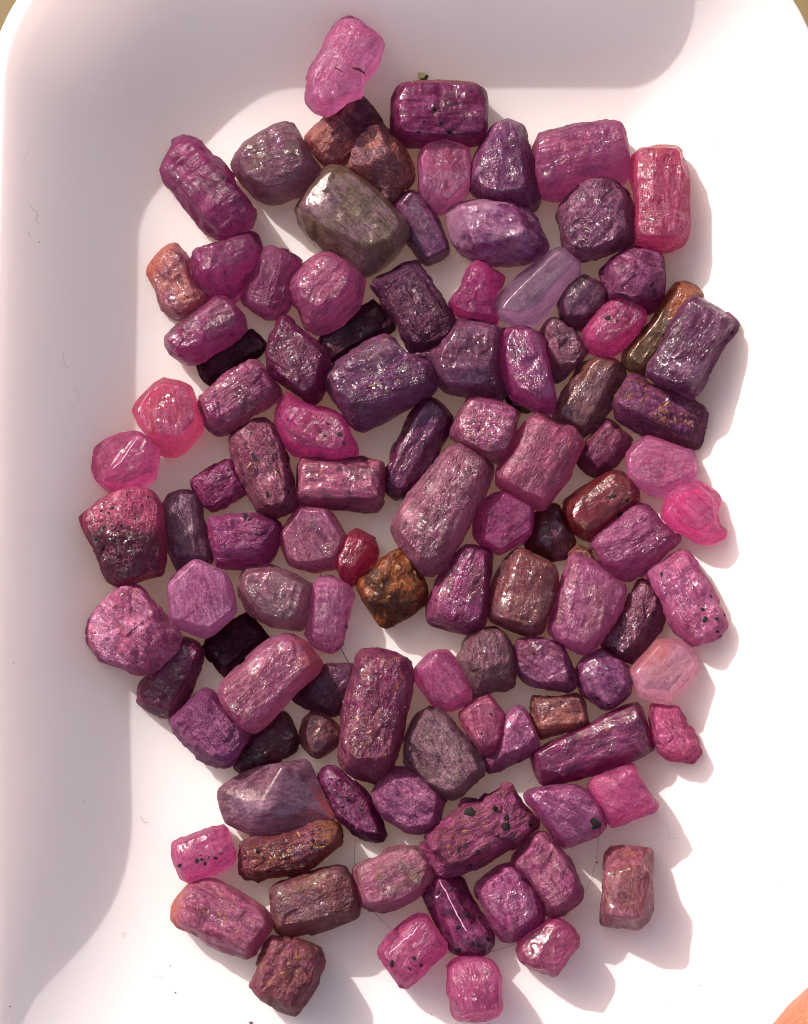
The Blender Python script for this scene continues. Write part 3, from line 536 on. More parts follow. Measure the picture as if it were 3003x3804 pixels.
pb = pm.n("ShaderNodeBump", Strength=.12, Distance=.0002, Height=pm.math('ADD', pm.noise(pco, .9, 5), pm.math('MULTIPLY', scr, .3)))
pm.set(pm.p.inputs["Normal"], pb.outputs[0])
thin = pm.n("ShaderNodeBsdfTranslucent", Color=(.93, .87, .85, 1))
mixs = pm.n("ShaderNodeMixShader", Fac=.48)
pm.t.links.new(pm.p.outputs[0], mixs.inputs[1])
pm.t.links.new(thin.outputs[0], mixs.inputs[2])
pm.t.links.new(mixs.outputs[0], pm.t.nodes["Material Output"].inputs["Surface"])
link("scoop_tray", new_mesh("scoop_tray", verts, faces, pm.m), label="white plastic scoop tray with curved rim holding the crystals", category="tray")

# ---------------------------------------------------------------- crystals
K_ALB = 0.57
def col(name):
    c = lin(COL[name])
    g = c.mean()
    sat = np.interp(g, (.03, .12, .3), (1.10, .94, .79))
    c = c * np.interp(g, (.02, .10), (1.5, 1.0))
    g = c.mean()
    return tuple(np.clip((g + (c - g) * sat) * np.array((1.02, .97, .96)) * K_ALB, .004, .9))

def crystal_mat(c1, c2, o, axis, shape, seed):
    m = Nodes("corundum")
    rs = random.Random(seed * 7 + 3)
    oc = m.n("ShaderNodeTexCoord").outputs["Object"]
    mm = m.mapping(oc, loc=(rs.uniform(-50, 50), rs.uniform(-50, 50), rs.uniform(-50, 50)), rot=(0, 0, -axis), scale=(1000, 1000, 1000))
    along = m.mapping(mm, scale=(.35, 1.6, 1.0))
    across = m.mapping(mm, scale=(2.6, .5, .8))
    gl, tl, fro = o.get('gl', 0), o.get('tl', .25), o.get('frost', 0)
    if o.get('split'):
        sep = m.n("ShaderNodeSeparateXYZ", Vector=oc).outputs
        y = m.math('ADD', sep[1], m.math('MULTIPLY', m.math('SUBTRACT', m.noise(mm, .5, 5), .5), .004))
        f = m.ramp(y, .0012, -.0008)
    else:
        f = m.ramp(m.noise(mm, .30, 5, .62, .8), .42, .60)
    A, B = np.array(col(c1)), np.array(col(c2))
    c = m.mix(f, tuple(A), tuple(B))
    mott = m.noise(along, 1.1, 7, .68, .8)
    c = m.mix(1.0, c, m.mix(m.ramp(mott, .3, .7), (.50, .44, .50), (1.45, 1.45, 1.45)), 'MULTIPLY')
    c = m.mix(1.0, c, m.mix(m.ramp(m.noise(mm, 4.5, 6, .75), .33, .67), (.50, .42, .48), (1.48, 1.50, 1.46)), 'MULTIPLY')
    c = m.mix(m.ramp(m.noise(m.mapping(mm, loc=(31, 7, 3)), .34, 5, .65), .54, .66, 0, .75), c, m.mix(1.0, c, (.42, .30, .38), 'MULTIPLY'))
    wob = m.n("ShaderNodeTexNoise", Vector=mm, Scale=1.6, Detail=4.0).outputs["Color"]
    cw = m.n("ShaderNodeVectorMath")
    cw.operation = 'MULTIPLY_ADD'
    m.set(cw.inputs[0], wob)
    cw.inputs[1].default_value = (1.1, 1.1, 1.1)
    m.set(cw.inputs[2], m.mapping(mm, scale=(.6, 1.2, 1)))
    crack = m.ramp(m.voro(cw.outputs[0], .75, 'DISTANCE_TO_EDGE'), .045, .0)
    c = m.mix(m.math('MULTIPLY', crack, m.ramp(m.noise(mm, .6, 3), .42, .6, 0, .45)), c, tuple(np.clip(A * 1.9 + .05, 0, .8)))
    # veils of pale inclusions
    veil = m.ramp(m.noise(m.mapping(mm, rot=(.3, .2, rs.uniform(0, 3)), scale=(.7, 2.2, 1)), 1.5, 8, .74, 1.2), .60 - .12 * fro, .76)
    pale = tuple(np.clip(A * 1.5 + np.array((.10, .055, .07)), 0, .8))
    c = m.mix(m.math('MULTIPLY', veil, min(.10 + .5 * fro, .6)), c, pale)
    if o.get('ol'):
        c = m.mix(m.math('MULTIPLY', m.ramp(m.noise(mm, .45, 6), .5, .62), o['ol'] * 1.5), c, col('olive'))
    if o.get('or'):
        k = o['or']
        if o.get('orspot'):
            sp = m.ramp(m.voro(mm, 1.9), .30, .22)
            gate = m.ramp(m.noise(mm, .6, 3), .46, .55)
        else:
            sp = m.ramp(m.noise(mm, .9, 7, .7, 1.0), .60 - .10 * k, .66)
            gate = m.ramp(m.noise(mm, .22, 3), .52 - .22 * k, .62)
        c = m.mix(m.math('MULTIPLY', m.math('MULTIPLY', sp, gate), .9), c, m.mix(m.noise(mm, 3.), (.16, .05, .016), (.40, .16, .045)))
    if o.get('tip'):                                              # one end or face of another colour
        deg, thr, name = o['tip'].split(':')
        dv = np.array((math.cos(math.radians(float(deg))), math.sin(math.radians(float(deg)))))
        ext = (shape @ dv).max()
        dot = m.n("ShaderNodeVectorMath")
        dot.operation = 'DOT_PRODUCT'
        m.set(dot.inputs[0], oc)
        dot.inputs[1].default_value = (*dv, 0)
        e = m.math('ADD', dot.outputs["Value"], m.math('MULTIPLY', m.math('SUBTRACT', m.noise(mm, .7, 7, .65), .5), ext * 1.5))
        c = m.mix(m.math('MULTIPLY', m.ramp(e, ext * (float(thr) - .06), ext * (float(thr) + .20)), .78), c,
                  m.mix(m.noise(mm, 2.2, 5), tuple(np.array(col(name)) * .6), tuple(np.array(col(name)) * 1.35)))
    if o.get('edgecol'):
        z = m.n("ShaderNodeSeparateXYZ", Vector=m.n("ShaderNodeNewGeometry").outputs["Normal"]).outputs[2]
        c = m.mix(m.ramp(z, .75, .3, 0, .7), c, col('coral'))
    if o.get('dark'):
        k = o['dark']
        cell = m.ramp(m.voro(mm, 2.0), .10 + .16 * k, .05 + .10 * k)
        gate = m.ramp(m.noise(mm, .7, 3), .60 - .16 * k, .66 - .16 * k)
        c = m.mix(m.math('MULTIPLY', cell, gate), c, (.012, .010, .014))
        c = m.mix(m.math('MULTIPLY', m.ramp(m.noise(mm, .9, 6, .7), .54, .66), .8 * k), c, (.03, .014, .025))
    m.set(m.p.inputs["Base Color"], c)
    m.set(m.p.inputs["Roughness"], m.ramp(m.noise(mm, 1.6, 4), .3, .7, .28 - .12 * gl, .46 - .2 * gl))
    m.p.inputs["IOR"].default_value = 1.5
    m.p.inputs["Specular IOR Level"].default_value = .10 + .2 * gl
    m.p.inputs["Transmission Weight"].default_value = .10 + .55 * tl if not o.get('rough', 1) > 1.2 else .15
    m.p.inputs["Specular Tint"].default_value = (1, .80, .86, 1)
    # growth steps, pits and chips
    ro = o.get('rough', 1.0) * (.3 if o.get('smooth') else 1) * (1 - .4 * gl) * (rs.uniform(.55, 1.1) if not o.get('flat') else .5)
    zone = m.ramp(m.noise(m.mapping(mm, scale=(.5, 1.1, 1)), .7, 4, .6), .40, .62, .12, 1.15)
    pits = m.math('MULTIPLY', m.voro(mm, 4.6, 'SMOOTH_F1'), rs.uniform(.4, 1.0))
    pits2 = m.math('MULTIPLY', m.voro(m.mapping(mm, scale=(1.5, .8, 1)), 7.5), .4)
    fine = m.math('MULTIPLY', m.noise(mm, 6.5, 4, .7), rs.uniform(.5, 1.0))
    h = m.math('ADD', m.math('ADD', pits, pits2), fine)
    h = m.math('ADD', h, m.math('MULTIPLY', m.noise(across, 2.4, 3, .5, .4), rs.choice((.1, .1, .5)) + 1.6 * o.get('st', 0)))
    h = m.math('MULTIPLY', h, zone)
    b = m.n("ShaderNodeBump", Strength=min(1, .8 * ro + .08), Distance=.00013 * max(ro, .5), Height=h)
    m.set(m.p.inputs["Normal"], b.outputs[0])
    # tiny flat growth faces, each turned its own way: they flash when they face the sun
    warp = m.n("ShaderNodeTexNoise", Vector=mm, Scale=2.5, Detail=2.0).outputs["Color"]
    wv = m.n("ShaderNodeVectorMath")
    wv.operation = 'MULTIPLY_ADD'
    m.set(wv.inputs[0], warp)
    wv.inputs[1].default_value = (.35, .35, .35)
    m.set(wv.inputs[2], m.mapping(mm, scale=(1.25, .8, 1)))
    cellc = m.mix(.08, m.voro(wv.outputs[0], 3.5, 'F1', "Color"), m.voro(wv.outputs[0], 9., 'F1', "Color"))
    sub = m.n("ShaderNodeVectorMath")
    sub.operation = 'SUBTRACT'
    m.set(sub.inputs[0], cellc)
    sub.inputs[1].default_value = (.5, .5, .5)
    scl = m.n("ShaderNodeVectorMath")
    scl.operation = 'SCALE'
    m.set(scl.inputs[0], sub.outputs[0])
    m.set(scl.inputs[3], m.ramp(m.noise(mm, .7, 3), .35, .65, .25 * max(ro, .3) * (1 - .5 * gl), 1.1 * max(ro, .3) * (1 - .5 * gl)))
    add = m.n("ShaderNodeVectorMath")
    add.operation = 'ADD'
    m.set(add.inputs[0], b.outputs[0])
    m.set(add.inputs[1], scl.outputs[0])
    nrm = m.n("ShaderNodeVectorMath")
    nrm.operation = 'NORMALIZE'
    m.set(nrm.inputs[0], add.outputs[0])
    pick = m.ramp(m.n("ShaderNodeSeparateColor", Color=m.voro(wv.outputs[0], 3.5, 'F1', "Color")).outputs[1], .50, .60, .10, 1.0)
    patch = m.ramp(m.noise(mm, .55, 4, .6), .40, .58, .12, 1.0)
    m.set(m.p.inputs["Coat Weight"], m.math('MULTIPLY', m.math('MULTIPLY', pick, patch), rs.choice((.12, .3, .7, .9, 1.0))) if gl < .6 else .5)
    m.p.inputs["Coat Roughness"].default_value = .14 - .04 * gl
    m.p.inputs["Coat IOR"].default_value = 1.74
    m.set(m.p.inputs["Coat Normal"], nrm.outputs[0])
    # light that has wandered through the stone leaves it deeper in colour
    mx = float(max(A))
    deep = np.clip((A / mx) ** np.array((.5, .74, .56)) * np.interp(mx, (.03, .4), (.35, .92)), 0, .95)
    tr = m.n("ShaderNodeBsdfTranslucent", Color=m.mix(.35, tuple(deep), m.mix(1.0, c, (2.0, 1.6, 1.8), 'MULTIPLY')), Normal=b.outputs[0])
    ms = m.n("ShaderNodeMixShader", Fac=.30 + .28 * tl)
    m.t.links.new(m.p.outputs[0], ms.inputs[1])
    m.t.links.new(tr.outputs[0], ms.inputs[2])
    m.t.links.new(ms.outputs[0], m.t.nodes["Material Output"].inputs["Surface"])
    return m.m

def parse(s):
    return np.array([[float(v) for v in q.split(',')] for q in s.split()])

def resample(poly, n):
    for _ in range(1):                                            # soften the traced corners
        nx = np.roll(poly, -1, 0)
        poly = np.stack([poly * .90 + nx * .10, poly * .10 + nx * .90], 1).reshape(-1, 2)
    nx = np.roll(poly, -1, 0)
    L = np.sqrt(((nx - poly) ** 2).sum(1))
    s = np.concatenate([[0], np.cumsum(L)])
    t = np.linspace(0, s[-1], n, endpoint=False)
    cl = np.vstack([poly, poly[:1]])
    return np.column_stack([np.interp(t, s, cl[:, 0]), np.interp(t, s, cl[:, 1])])

GROUP = "rough corundum crystals lying in the tray"
grain_mat = flat_mat("black_mineral", (.014, .010, .011), .8, .06).m
CRYSTALS = {}

def crystal(idx, crop, out_s, top_s, cols, opts, label):
    o = {k: (v if ':' in v else float(v)) for k, v in (q.split('=') for q in opts.split())}
    rs = np.random.RandomState(idx + 11)
    op, tp = parse(out_s), parse(top_s)
    osx, osy = crop_px(crop, op[:, 0], op[:, 1])
    tsx, tsy = crop_px(crop, tp[:, 0], tp[:, 1])
    c0 = unproj(osx, osy, 0)[:, :2]
    # size, height and level
    ctr = c0.mean(0)
    ev, evec = np.linalg.eigh(np.cov((c0 - ctr).T))
    ax = evec[:, 1]
    axis = math.atan2(ax[1], ax[0])
    q = (c0 - ctr) @ np.column_stack([ax, [-ax[1], ax[0]]])
    Lx, Wx = np.ptp(q[:, 0]), np.ptp(q[:, 1])
    H = o.get('h', 0) * U or min(1.0 * Wx, 148 * U)
    z0 = float(tray_z(*ctr)) + o.get('z', 0) * U
    zm = .40 * H
    n = 112
    outl = resample(unproj(osx, osy, z0 + zm)[:, :2], n)
    if (outl[:, 0] * np.roll(outl[:, 1], -1) - np.roll(outl[:, 0], -1) * outl[:, 1]).sum() < 0:
        outl = outl[::-1]
    top = unproj(tsx, tsy, z0 + H)[:, :2]
    ctr = outl.mean(0)
    outl, top = outl - ctr, top - ctr
    tg = np.roll(outl, -1, 0) - np.roll(outl, 1, 0)               # a hair outwards: rounding eats the corners
    nn = np.column_stack([tg[:, 1], -tg[:, 0]]) / np.linalg.norm(tg, axis=1, keepdims=True)
    if ((outl * nn).sum(1)).mean() < 0:
        nn = -nn
    outl = outl + nn * 3.2 * U
    # spine along the long direction; every outline point runs to its nearest spine point
    half = max(0, (Lx - Wx) / 2 * .95)
    s = np.clip(outl @ ax, -half, half)
    anch = s[:, None] * ax[None]
    tilt = rs.uniform(-.10, .10, 2)
    flat = o.get('flat', 0)
    PUSH, DOME = (.05, .01) if flat else (.17, .03)
    # extra growth faces and breaks: planes that cut the top
    cuts = []
    if not flat:
        long_ = Lx > 1.22 * Wx
        pa = axis + math.pi / 2
        if long_:
            for sg in (0, math.pi):
                cuts.append((pa + sg + rs.uniform(-.08, .08), math.tan(rs.uniform(.30, .62)), rs.uniform(.30, .55)))
            cuts.append((axis + rs.choice((0, math.pi)) + rs.uniform(-.5, .5), math.tan(rs.uniform(.2, .45)), rs.uniform(.5, .72)))
        else:
            a_ = rs.uniform(0, 6.28)
            for k_ in range(4):
                cuts.append((a_ + k_ * 1.57 + rs.uniform(-.5, .5), math.tan(rs.uniform(.22, .55)), rs.uniform(.22, .62)))
    def zt(p):
        do, ins = seg_dist(p, outl)
        di, ti = seg_dist(p, top)
        di = np.where(ti, 0, di)
        f = np.where(ins, di / np.maximum(di + do, 1e-9), 1)
        f = np.clip((f - PUSH) / (1 - PUSH), 0, 1)
        f = np.sqrt(f * f + .0016) - .04
        zz = zm + (H - zm) * np.clip(1 - f, 0, 1) ** .85
        e2 = ((p - np.clip(p @ ax, -half, half)[:, None] * ax) ** 2).sum(1) / (Wx / 2) ** 2
        for a_, m_, r_ in cuts:
            dv_ = np.array((math.cos(a_), math.sin(a_)))
            ext = (outl @ dv_).max()
            zz = np.minimum(zz, np.maximum(H - m_ * np.maximum(p @ dv_ - r_ * ext, -1), zm + .12 * (H - zm) * np.clip((1 - f) * 6, 0, 1)))
        zz = zz - DOME * H * np.clip(e2, 0, 1.2) * np.clip(1 - f, 0, 1)
        return zz + (p @ tilt) * np.clip((1 - f) * 2, 0, 1)
    crystal.zt = zt
    V = []
    ts = 1 - (1 - np.linspace(0, 1, 24)) ** 1.45
    for t in ts:
        p = anch + (outl - anch) * t
        V.append(np.column_stack([p, zt(p) if t < 1 else np.full(n, zm)]))
    low = outl * 1.0
    for k, fz in ((1.004, .82), (.995, .6), (.97, .36), (.92, .16), (.84, .04), (.7, 0), (.35, 0), (0, 0)):
        p = anch + (low - anch) * k
        V.append(np.column_stack([p, np.full(n, zm * fz)]))
    V = np.concatenate(V)
    nr = len(V) // n
    key = np.round(V / 1e-7).astype(np.int64)
    _, first, inv = np.unique(key, axis=0, return_index=True, return_inverse=True)
    inv = inv.ravel()
    V = V[first]
    i = np.arange(n)
    quads = []
    for r in range(nr - 1):
        a, b = r * n, (r + 1) * n
        quads.append(np.stack([a + i, b + i, b + (i + 1) % n, a + (i + 1) % n], 1))
    Q = inv[np.concatenate(quads)]
    # normals
    def normals(V):
        fn = np.cross(V[Q[:, 2]] - V[Q[:, 0]], V[Q[:, 3]] - V[Q[:, 1]])
        N = np.zeros_like(V)
        for k in range(4):
            np.add.at(N, Q[:, k], fn)
        return N / np.maximum(np.linalg.norm(N, axis=1, keepdims=True), 1e-20)
    N = normals(V)
    ro = o.get('rough', 1.0) * (.4 if o.get('smooth') else 1) * (1 - .3 * o.get('gl', 0))
    W = V / U + rs.uniform(0, 900, 3)
    ca, sa = math.cos(axis), math.sin(axis)
    R = np.column_stack([W[:, 0] * ca + W[:, 1] * sa, -W[:, 0] * sa + W[:, 1] * ca, W[:, 2]])
    d = 1.5 * vnoise(W / 42, 1) + .7 * vnoise(W / 17, 2) + .45 * vnoise(W / 8, 3)
    d += (.6 + 1.3 * o.get('st', 0)) * vnoise(R / np.array([6, 40, 24]), 4)
    # chips: flat cells set at slightly different levels
    ns = 34
    seeds = V[rs.randint(0, len(V), ns)]
    nrm = N[rs.randint(0, len(V), ns)]
    lev = rs.uniform(-1.3, .3, ns)
    slope = rs.uniform(-.12, .12, (ns, 3))
    dd = ((V[:, None] - seeds[None]) ** 2).sum(-1)
    who = dd.argmin(1)
    d += np.clip(lev[who] + ((V - seeds[who]) * slope[who]).sum(1) / U, -3.5, 1.5)
    if flat:
        d *= .4
    if o.get('rough', 1) > 1.1:
        d += 2.2 * (np.abs(vnoise(W / 14, 7)) - .35)
    V = V + N * (d * ro * U)[:, None]
    V[:, 2] = np.maximum(V[:, 2], 0)
    f = [tuple(dict.fromkeys(q)) for q in Q.tolist()]
    f = [q for q in f if len(q) > 2]
    c1, c2 = cols.split()
    me = new_mesh("crystal", V, f, crystal_mat(c1, c2, o, axis, outl, idx))
    ob = link("crystal", me, (ctr[0], ctr[1], z0), label=label, category="crystal", group=GROUP)
    CRYSTALS[label] = (ob, ctr, z0, zt, H)

for k, s in enumerate(STONES):
    crystal(k, *s)

# dark mineral grains that sit in the crystals' faces
def grain_mesh(seed):
    rs = np.random.RandomState(seed)
    v, f = [], []
    for a, z in ((5, -.3), (6, .25), (5, .62)):
        rr = {-.3: .8, .25: 1.0, .62: .55}[z]
        v.append([(rr * math.cos(2 * math.pi * k / 6 + z) * rs.uniform(.7, 1.25), rr * math.sin(2 * math.pi * k / 6 + z) * rs.uniform(.6, 1.15), z) for k in range(6)])
    v = sum(v, []) + [(0, 0, .75)]
    for a in (0, 6):
        f += [(a + k, a + (k + 1) % 6, a + 6 + (k + 1) % 6, a + 6 + k) for k in range(6)]
    f += [(12 + k, 12 + (k + 1) % 6, 18) for k in range(6)]
    f.append((5, 4, 3, 2, 1, 0))
    return new_mesh("mineral_grain", v, f, grain_mat, False)
GM = [grain_mesh(k) for k in range(6)]
bpy.context.view_layer.update()
rg = random.Random(5)
for start, crop, pts in GRAINS:
    ob, ctr, z0, zt, H = next(v for k, v in CRYSTALS.items() if k.startswith(start))
    for x, y, r in pts:
        sx, sy = crop_px(crop, x, y)
        tgt = unproj(sx, sy, z0 + .5 * H)
        dvec = tgt - CAM_P
        dvec /= np.linalg.norm(dvec)
        hit, loc, nor, _ = ob.ray_cast(Vector(CAM_P) - ob.location, Vector(dvec))
        if not hit:
            continue
        gr = link("mineral_grain", GM[rg.randrange(6)], parent=ob)
        gr.location = loc - nor * (.2 * r * U * .6)
        gr.rotation_euler = (nor.to_track_quat('Z', 'Y').to_matrix() @ Matrix.Rotation(rg.uniform(0, 6.28), 3, 'Z')).to_euler()
        rad = r * U * .58
        gr.scale = (rad, rad * rg.uniform(.6, .9), rad * .45)

# ochre flecks of iron stain, raised from the faces
fleck_mat = flat_mat("ochre", (.16, .06, .018), .5, .4).m
FM = []
for k in range(5):
    me_ = grain_mesh(40 + k)
    me_.name = "ochre_fleck"
    me_.materials[0] = fleck_mat
    FM.append(me_)
for start, count, rad_px in FLECKS:
    st = next(q for q in STONES if q[5].startswith(start))
    ob, ctr, z0, zt, H = CRYSTALS[st[5]]
    tp = parse(st[2])
    made, tries = 0, 0
    while made < count and tries < 400:
        tries += 1
        w = np.array([rg.random() ** 1.5 for _ in tp])
        pt = (tp * w[:, None]).sum(0) / w.sum()
        pt = pt + (pt - tp.mean(0)) * 1.3
        sx, sy = crop_px(st[0], pt[0], pt[1])
        dv = unproj(sx, sy, z0 + H * .8) - CAM_P
        hit, loc, nor, _ = ob.ray_cast(Vector(CAM_P) - ob.location, Vector(dv / np.linalg.norm(dv)))
        if not hit or nor.z < .2:
            continue
        made += 1
        gr = link("ochre_fleck", FM[rg.randrange(5)], parent=ob)
        rad = rad_px * rg.uniform(.5, 1.1) * U * .57
        gr.location = loc - nor * rad * .15
        gr.rotation_euler = (nor.to_track_quat('Z', 'Y').to_matrix() @ Matrix.Rotation(rg.uniform(0, 6.28), 3, 'Z')).to_euler()
        gr.scale = (rad * rg.uniform(1.0, 1.9), rad * .7, rad * .3)

# cracks, and pale strips standing in for lit ridge lines, on single crystals
def face_line(start, crop, pts, r_px, mat, name):
    ob, ctr, z0, zt, H = next(v for k, v in CRYSTALS.items() if k.startswith(start))
    P = []
    for (x0, y0), (x1, y1) in zip(pts, pts[1:]):
        for f_ in np.linspace(0, 1, 6)[:-1] if (x1, y1) != pts[-1] else np.linspace(0, 1, 6):
            sx, sy = crop_px(crop, x0 + (x1 - x0) * f_ + rg.uniform(-4, 4), y0 + (y1 - y0) * f_ + rg.uniform(-4, 4))
            dv = unproj(sx, sy, z0 + H * .8) - CAM_P
            hit, loc, nor, _ = ob.ray_cast(Vector(CAM_P) - ob.location, Vector(dv / np.linalg.norm(dv)))
            if hit:
                P.append(np.array(loc))
    if len(P) < 3:
        return
    P = np.array(P)
    T = np.gradient(P, axis=0)
    T /= np.linalg.norm(T, axis=1, keepdims=True) + 1e-12
    S = np.cross(T, [0, 0, 1.0])
    S /= np.linalg.norm(S, axis=1, keepdims=True) + 1e-12
    B = np.cross(S, T)
    v, f = [], []
    for k in range(len(P)):
        w = r_px * U * .57 * rg.uniform(.6, 1.2) * (.4 if k in (0, len(P) - 1) else 1)
        for j in range(5):
            a = 2 * math.pi * j / 5
            v.append(P[k] + w * (math.cos(a) * S[k] + .5 * math.sin(a) * B[k]))
    for k in range(len(P) - 1):
        f += [(k * 5 + j, k * 5 + (j + 1) % 5, k * 5 + 5 + (j + 1) % 5, k * 5 + 5 + j) for j in range(5)]
    link(name, new_mesh(name, v, f, mat), parent=ob)
crack_m = flat_mat("dark_crack", (.06, .018, .012), .7, .1).m
ridge_m = flat_mat("ridge_highlight", (.42, .22, .32), .45, .3).m
face_line('pale pink crystal with a short', 'A', [(1383, 428), (1425, 440), (1466, 472)], 5, crack_m, "crack")
face_line('pale pink crystal with a short', 'A', [(1270, 428), (1295, 440), (1322, 458)], 3, crack_m, "crack")
face_line('pink block with a wavy', 'N', [(930, 1265), (985, 1215), (1020, 1180), (1080, 1140), (1120, 1085)], 2.6, ridge_m, "ridge_highlight")
face_line('magenta black dotted prism', 'N', [(1255, 800), (1295, 870), (1350, 985), (1390, 1060), (1425, 1120)], 3, ridge_m, "ridge_highlight")
face_line('clear pink stone with one diagonal', 'E', [(370, 1440), (430, 1390), (480, 1310), (535, 1240)], 2.4, ridge_m, "ridge_highlight")

# ---------------------------------------------------------------- hairs, lint, specks
def strand(name, pts, r, mat, crop=None, lift=.00012, **props):
    P = []
    for x, y in pts:
        if crop:
            sx, sy = crop_px(crop, x, y)
        else:
            sx, sy = x * SRC_W / 1708, y * SRC_W / 1708
        p = unproj(sx, sy, 0)
        for _ in range(4):
            p = unproj(sx, sy, float(tray_z(p[0], p[1])) + lift + r)
        P.append(p)
    P = np.array(P)
    t = np.linspace(0, len(P) - 1, (len(P) - 1) * 7 + 1)
    C = []
    for u in t:                                                   # Catmull-Rom through the points
        k = min(int(u), len(P) - 2)
        f = u - k
        a, b, c, d = P[max(k - 1, 0)], P[k], P[k + 1], P[min(k + 2, len(P) - 1)]
        C.append(.5 * (2 * b + (c - a) * f + (2 * a - 5 * b + 4 * c - d) * f * f + (3 * b - a - 3 * c + d) * f ** 3))
    C = np.array(C)
    o = C[0].copy()
    T = np.gradient(C, axis=0)
    T /= np.linalg.norm(T, axis=1, keepdims=True) + 1e-12
    S = np.cross(T, [0, 0, 1.0])
    S /= np.linalg.norm(S, axis=1, keepdims=True) + 1e-12
    B = np.cross(S, T)
    v, f = [], []
    for k in range(len(C)):
        for j in range(5):
            a = 2 * math.pi * j / 5
            v.append(C[k] - o + r * (math.cos(a) * S[k] + math.sin(a) * B[k]))
    for k in range(len(C) - 1):
        f += [(k * 5 + j, k * 5 + (j + 1) % 5, k * 5 + 5 + (j + 1) % 5, k * 5 + 5 + j) for j in range(5)]
    return link(name, new_mesh(name, v, f, mat), tuple(o), **props)

hair_m = flat_mat("dark_hair", (.035, .02, .02), .4).m
grey_m = flat_mat("grey_lint", (.54, .49, .50), .8).m
pale_m = flat_mat("pale_lint", (.8, .8, .78), .8).m
strand("hair", [(752, 1632), (757, 1700), (752, 1762), (752, 1850), (790, 1925), (850, 1978), (930, 2010), (1020, 2014), (1100, 1990), (1180, 1950), (1236, 1885), (1258, 1825), (1265, 1770)], 1.6e-5, hair_m,
       label="long thin dark hair curling in a wide loop under the lowest crystals", category="hair")
strand("hair", [(683, 1195), (678, 1225), (690, 1300), (717, 1362), (738, 1402)], 4.0e-5, hair_m,
       label="short dark hair sticking out under the pale pink stepped stone", category="hair")
for pts, crop, r, mt, lb in [
    ([(190, 1300), (205, 1325), (238, 1350), (236, 1380), (225, 1395), (252, 1418)], 'L', 2.6e-5, grey_m, "grey kinked lint thread on the upper left tray wall"),
    ([(188, 1465), (180, 1485), (200, 1505)], 'L', 2.4e-5, grey_m, "tiny grey hook of lint below the kinked thread on the left wall"),
    ([(228, 868), (200, 900), (175, 960), (150, 1035)], 'L', 2.2e-5, pale_m, "pale curved lint fibre on the upper left tray wall"),
    ([(168, 480), (190, 478), (208, 496)], 'L', 2.2e-5, pale_m, "short white lint fibre near the bright left rim"),
    ([(1455, 878), (1500, 902), (1448, 935), (1442, 965), (1475, 985), (1505, 1035)], 'H', 1.6e-5, grey_m, "wavy grey lint on the white floor right of the bubbly black dotted crystal"),
    ([(828, 488), (822, 515), (850, 530), (878, 525), (884, 500)], 'K', 1.8e-5, grey_m, "small grey curl of lint above the brown rose prism standing apart"),
    ([(1012, 203), (1045, 225), (1075, 285), (1100, 325), (1085, 360), (1065, 350), (1068, 335)], 'M', 2.0e-5, grey_m, "long grey lint with a looped end on the upper right floor"),
    ([(1285, 465), (1300, 450), (1305, 462), (1285, 455)], 'M', 2.2e-5, grey_m, "grey knot of lint at the far right of the floor"),
    ([(895, 385), (910, 420), (940, 432)], 'T', 2.2e-5, flat_mat("pink_lint", (.42, .22, .24), .8).m, "pinkish lint hook left of the mirror faced plum stone"),
    ([(755, 1140), (775, 1115), (785, 1135), (770, 1150)], 'T', 2.0e-5, grey_m, "grey lint loop at the shadow edge of the lower left floor"),
    ([(970, 1412), (985, 1402), (1035, 1406)], 'T', 2.2e-5, grey_m, "grey bent lint on the bright floor at the lower left"),
    ([(520, 275), (538, 290), (528, 305)], 'T', 2.2e-5, grey_m, "short grey lint in the shaded left part of the tray"),
    ([(60, 700), (70, 775), (95, 795)], 'E', 2.2e-5, grey_m, "dull grey lint smear on the left wall beside the upper crystals"),
    ([(125, 925), (158, 960), (150, 1010), (105, 1048)], 'E', 1.8e-5, grey_m, "curved grey lint on the left wall level with the orange rimmed crystal"),
    ([(960, 355), (990, 330), (1010, 318)], 'J', 2.4e-5, flat_mat("tan_fibre", (.5, .3, .28), .7).m, "tan fibre lying at the left end of the long dark magenta rod"),
]:
    strand("lint_fibre", pts, r, mt, crop, label=lb, category="lint")

def chip(name, pts, crop, hgt, mat, base=0, **props):
    pp = parse(pts)
    sx, sy = crop_px(crop, pp[:, 0], pp[:, 1])
    p = unproj(sx, sy, base)
    c = p.mean(0)
    zb = base or float(tray_z(c[0], c[1]))
    p = unproj(sx, sy, zb)
    c = p.mean(0)
    q = p - c
    m_ = len(q)
    v = [(a[0], a[1], 0) for a in q] + [(a[0] * .9, a[1] * .9, hgt * .6) for a in q] + [(a[0] * .5, a[1] * .5, hgt) for a in q]
    f = [tuple(range(m_ - 1, -1, -1)), tuple(range(2 * m_, 3 * m_))]
    for b in (0, m_):
        f += [(b + k, b + (k + 1) % m_, b + m_ + (k + 1) % m_, b + m_ + k) for k in range(m_)]
    return link(name, new_mesh(name, v, f, mat, False), (c[0], c[1], zb), **props)
chip("crumb", "262,125 285,122 330,140 325,155 300,185 275,180 265,155", 'B', 14 * U, flat_mat("brown_crumb", (.075, .06, .02), .7).m,
     label="small olive brown crumb above the dark magenta brick prism", category="crumb")
chip("crumb", "42,1694 62,1690 72,1704 50,1712", 'N', 6 * U, flat_mat("plum_crumb", (.09, .035, .05), .6).m,
     label="tiny plum crumb at the bottom edge below the brown rose stone", category="crumb")
chip("flake", "1065,1298 1080,1302 1085,1320 1070,1330 1057,1318", 'I', 8 * U, flat_mat("white_flake", (.75, .7, .68), .6).m,
     label="tiny white flake at the foot of the brown rose tumbled prism", category="flake")
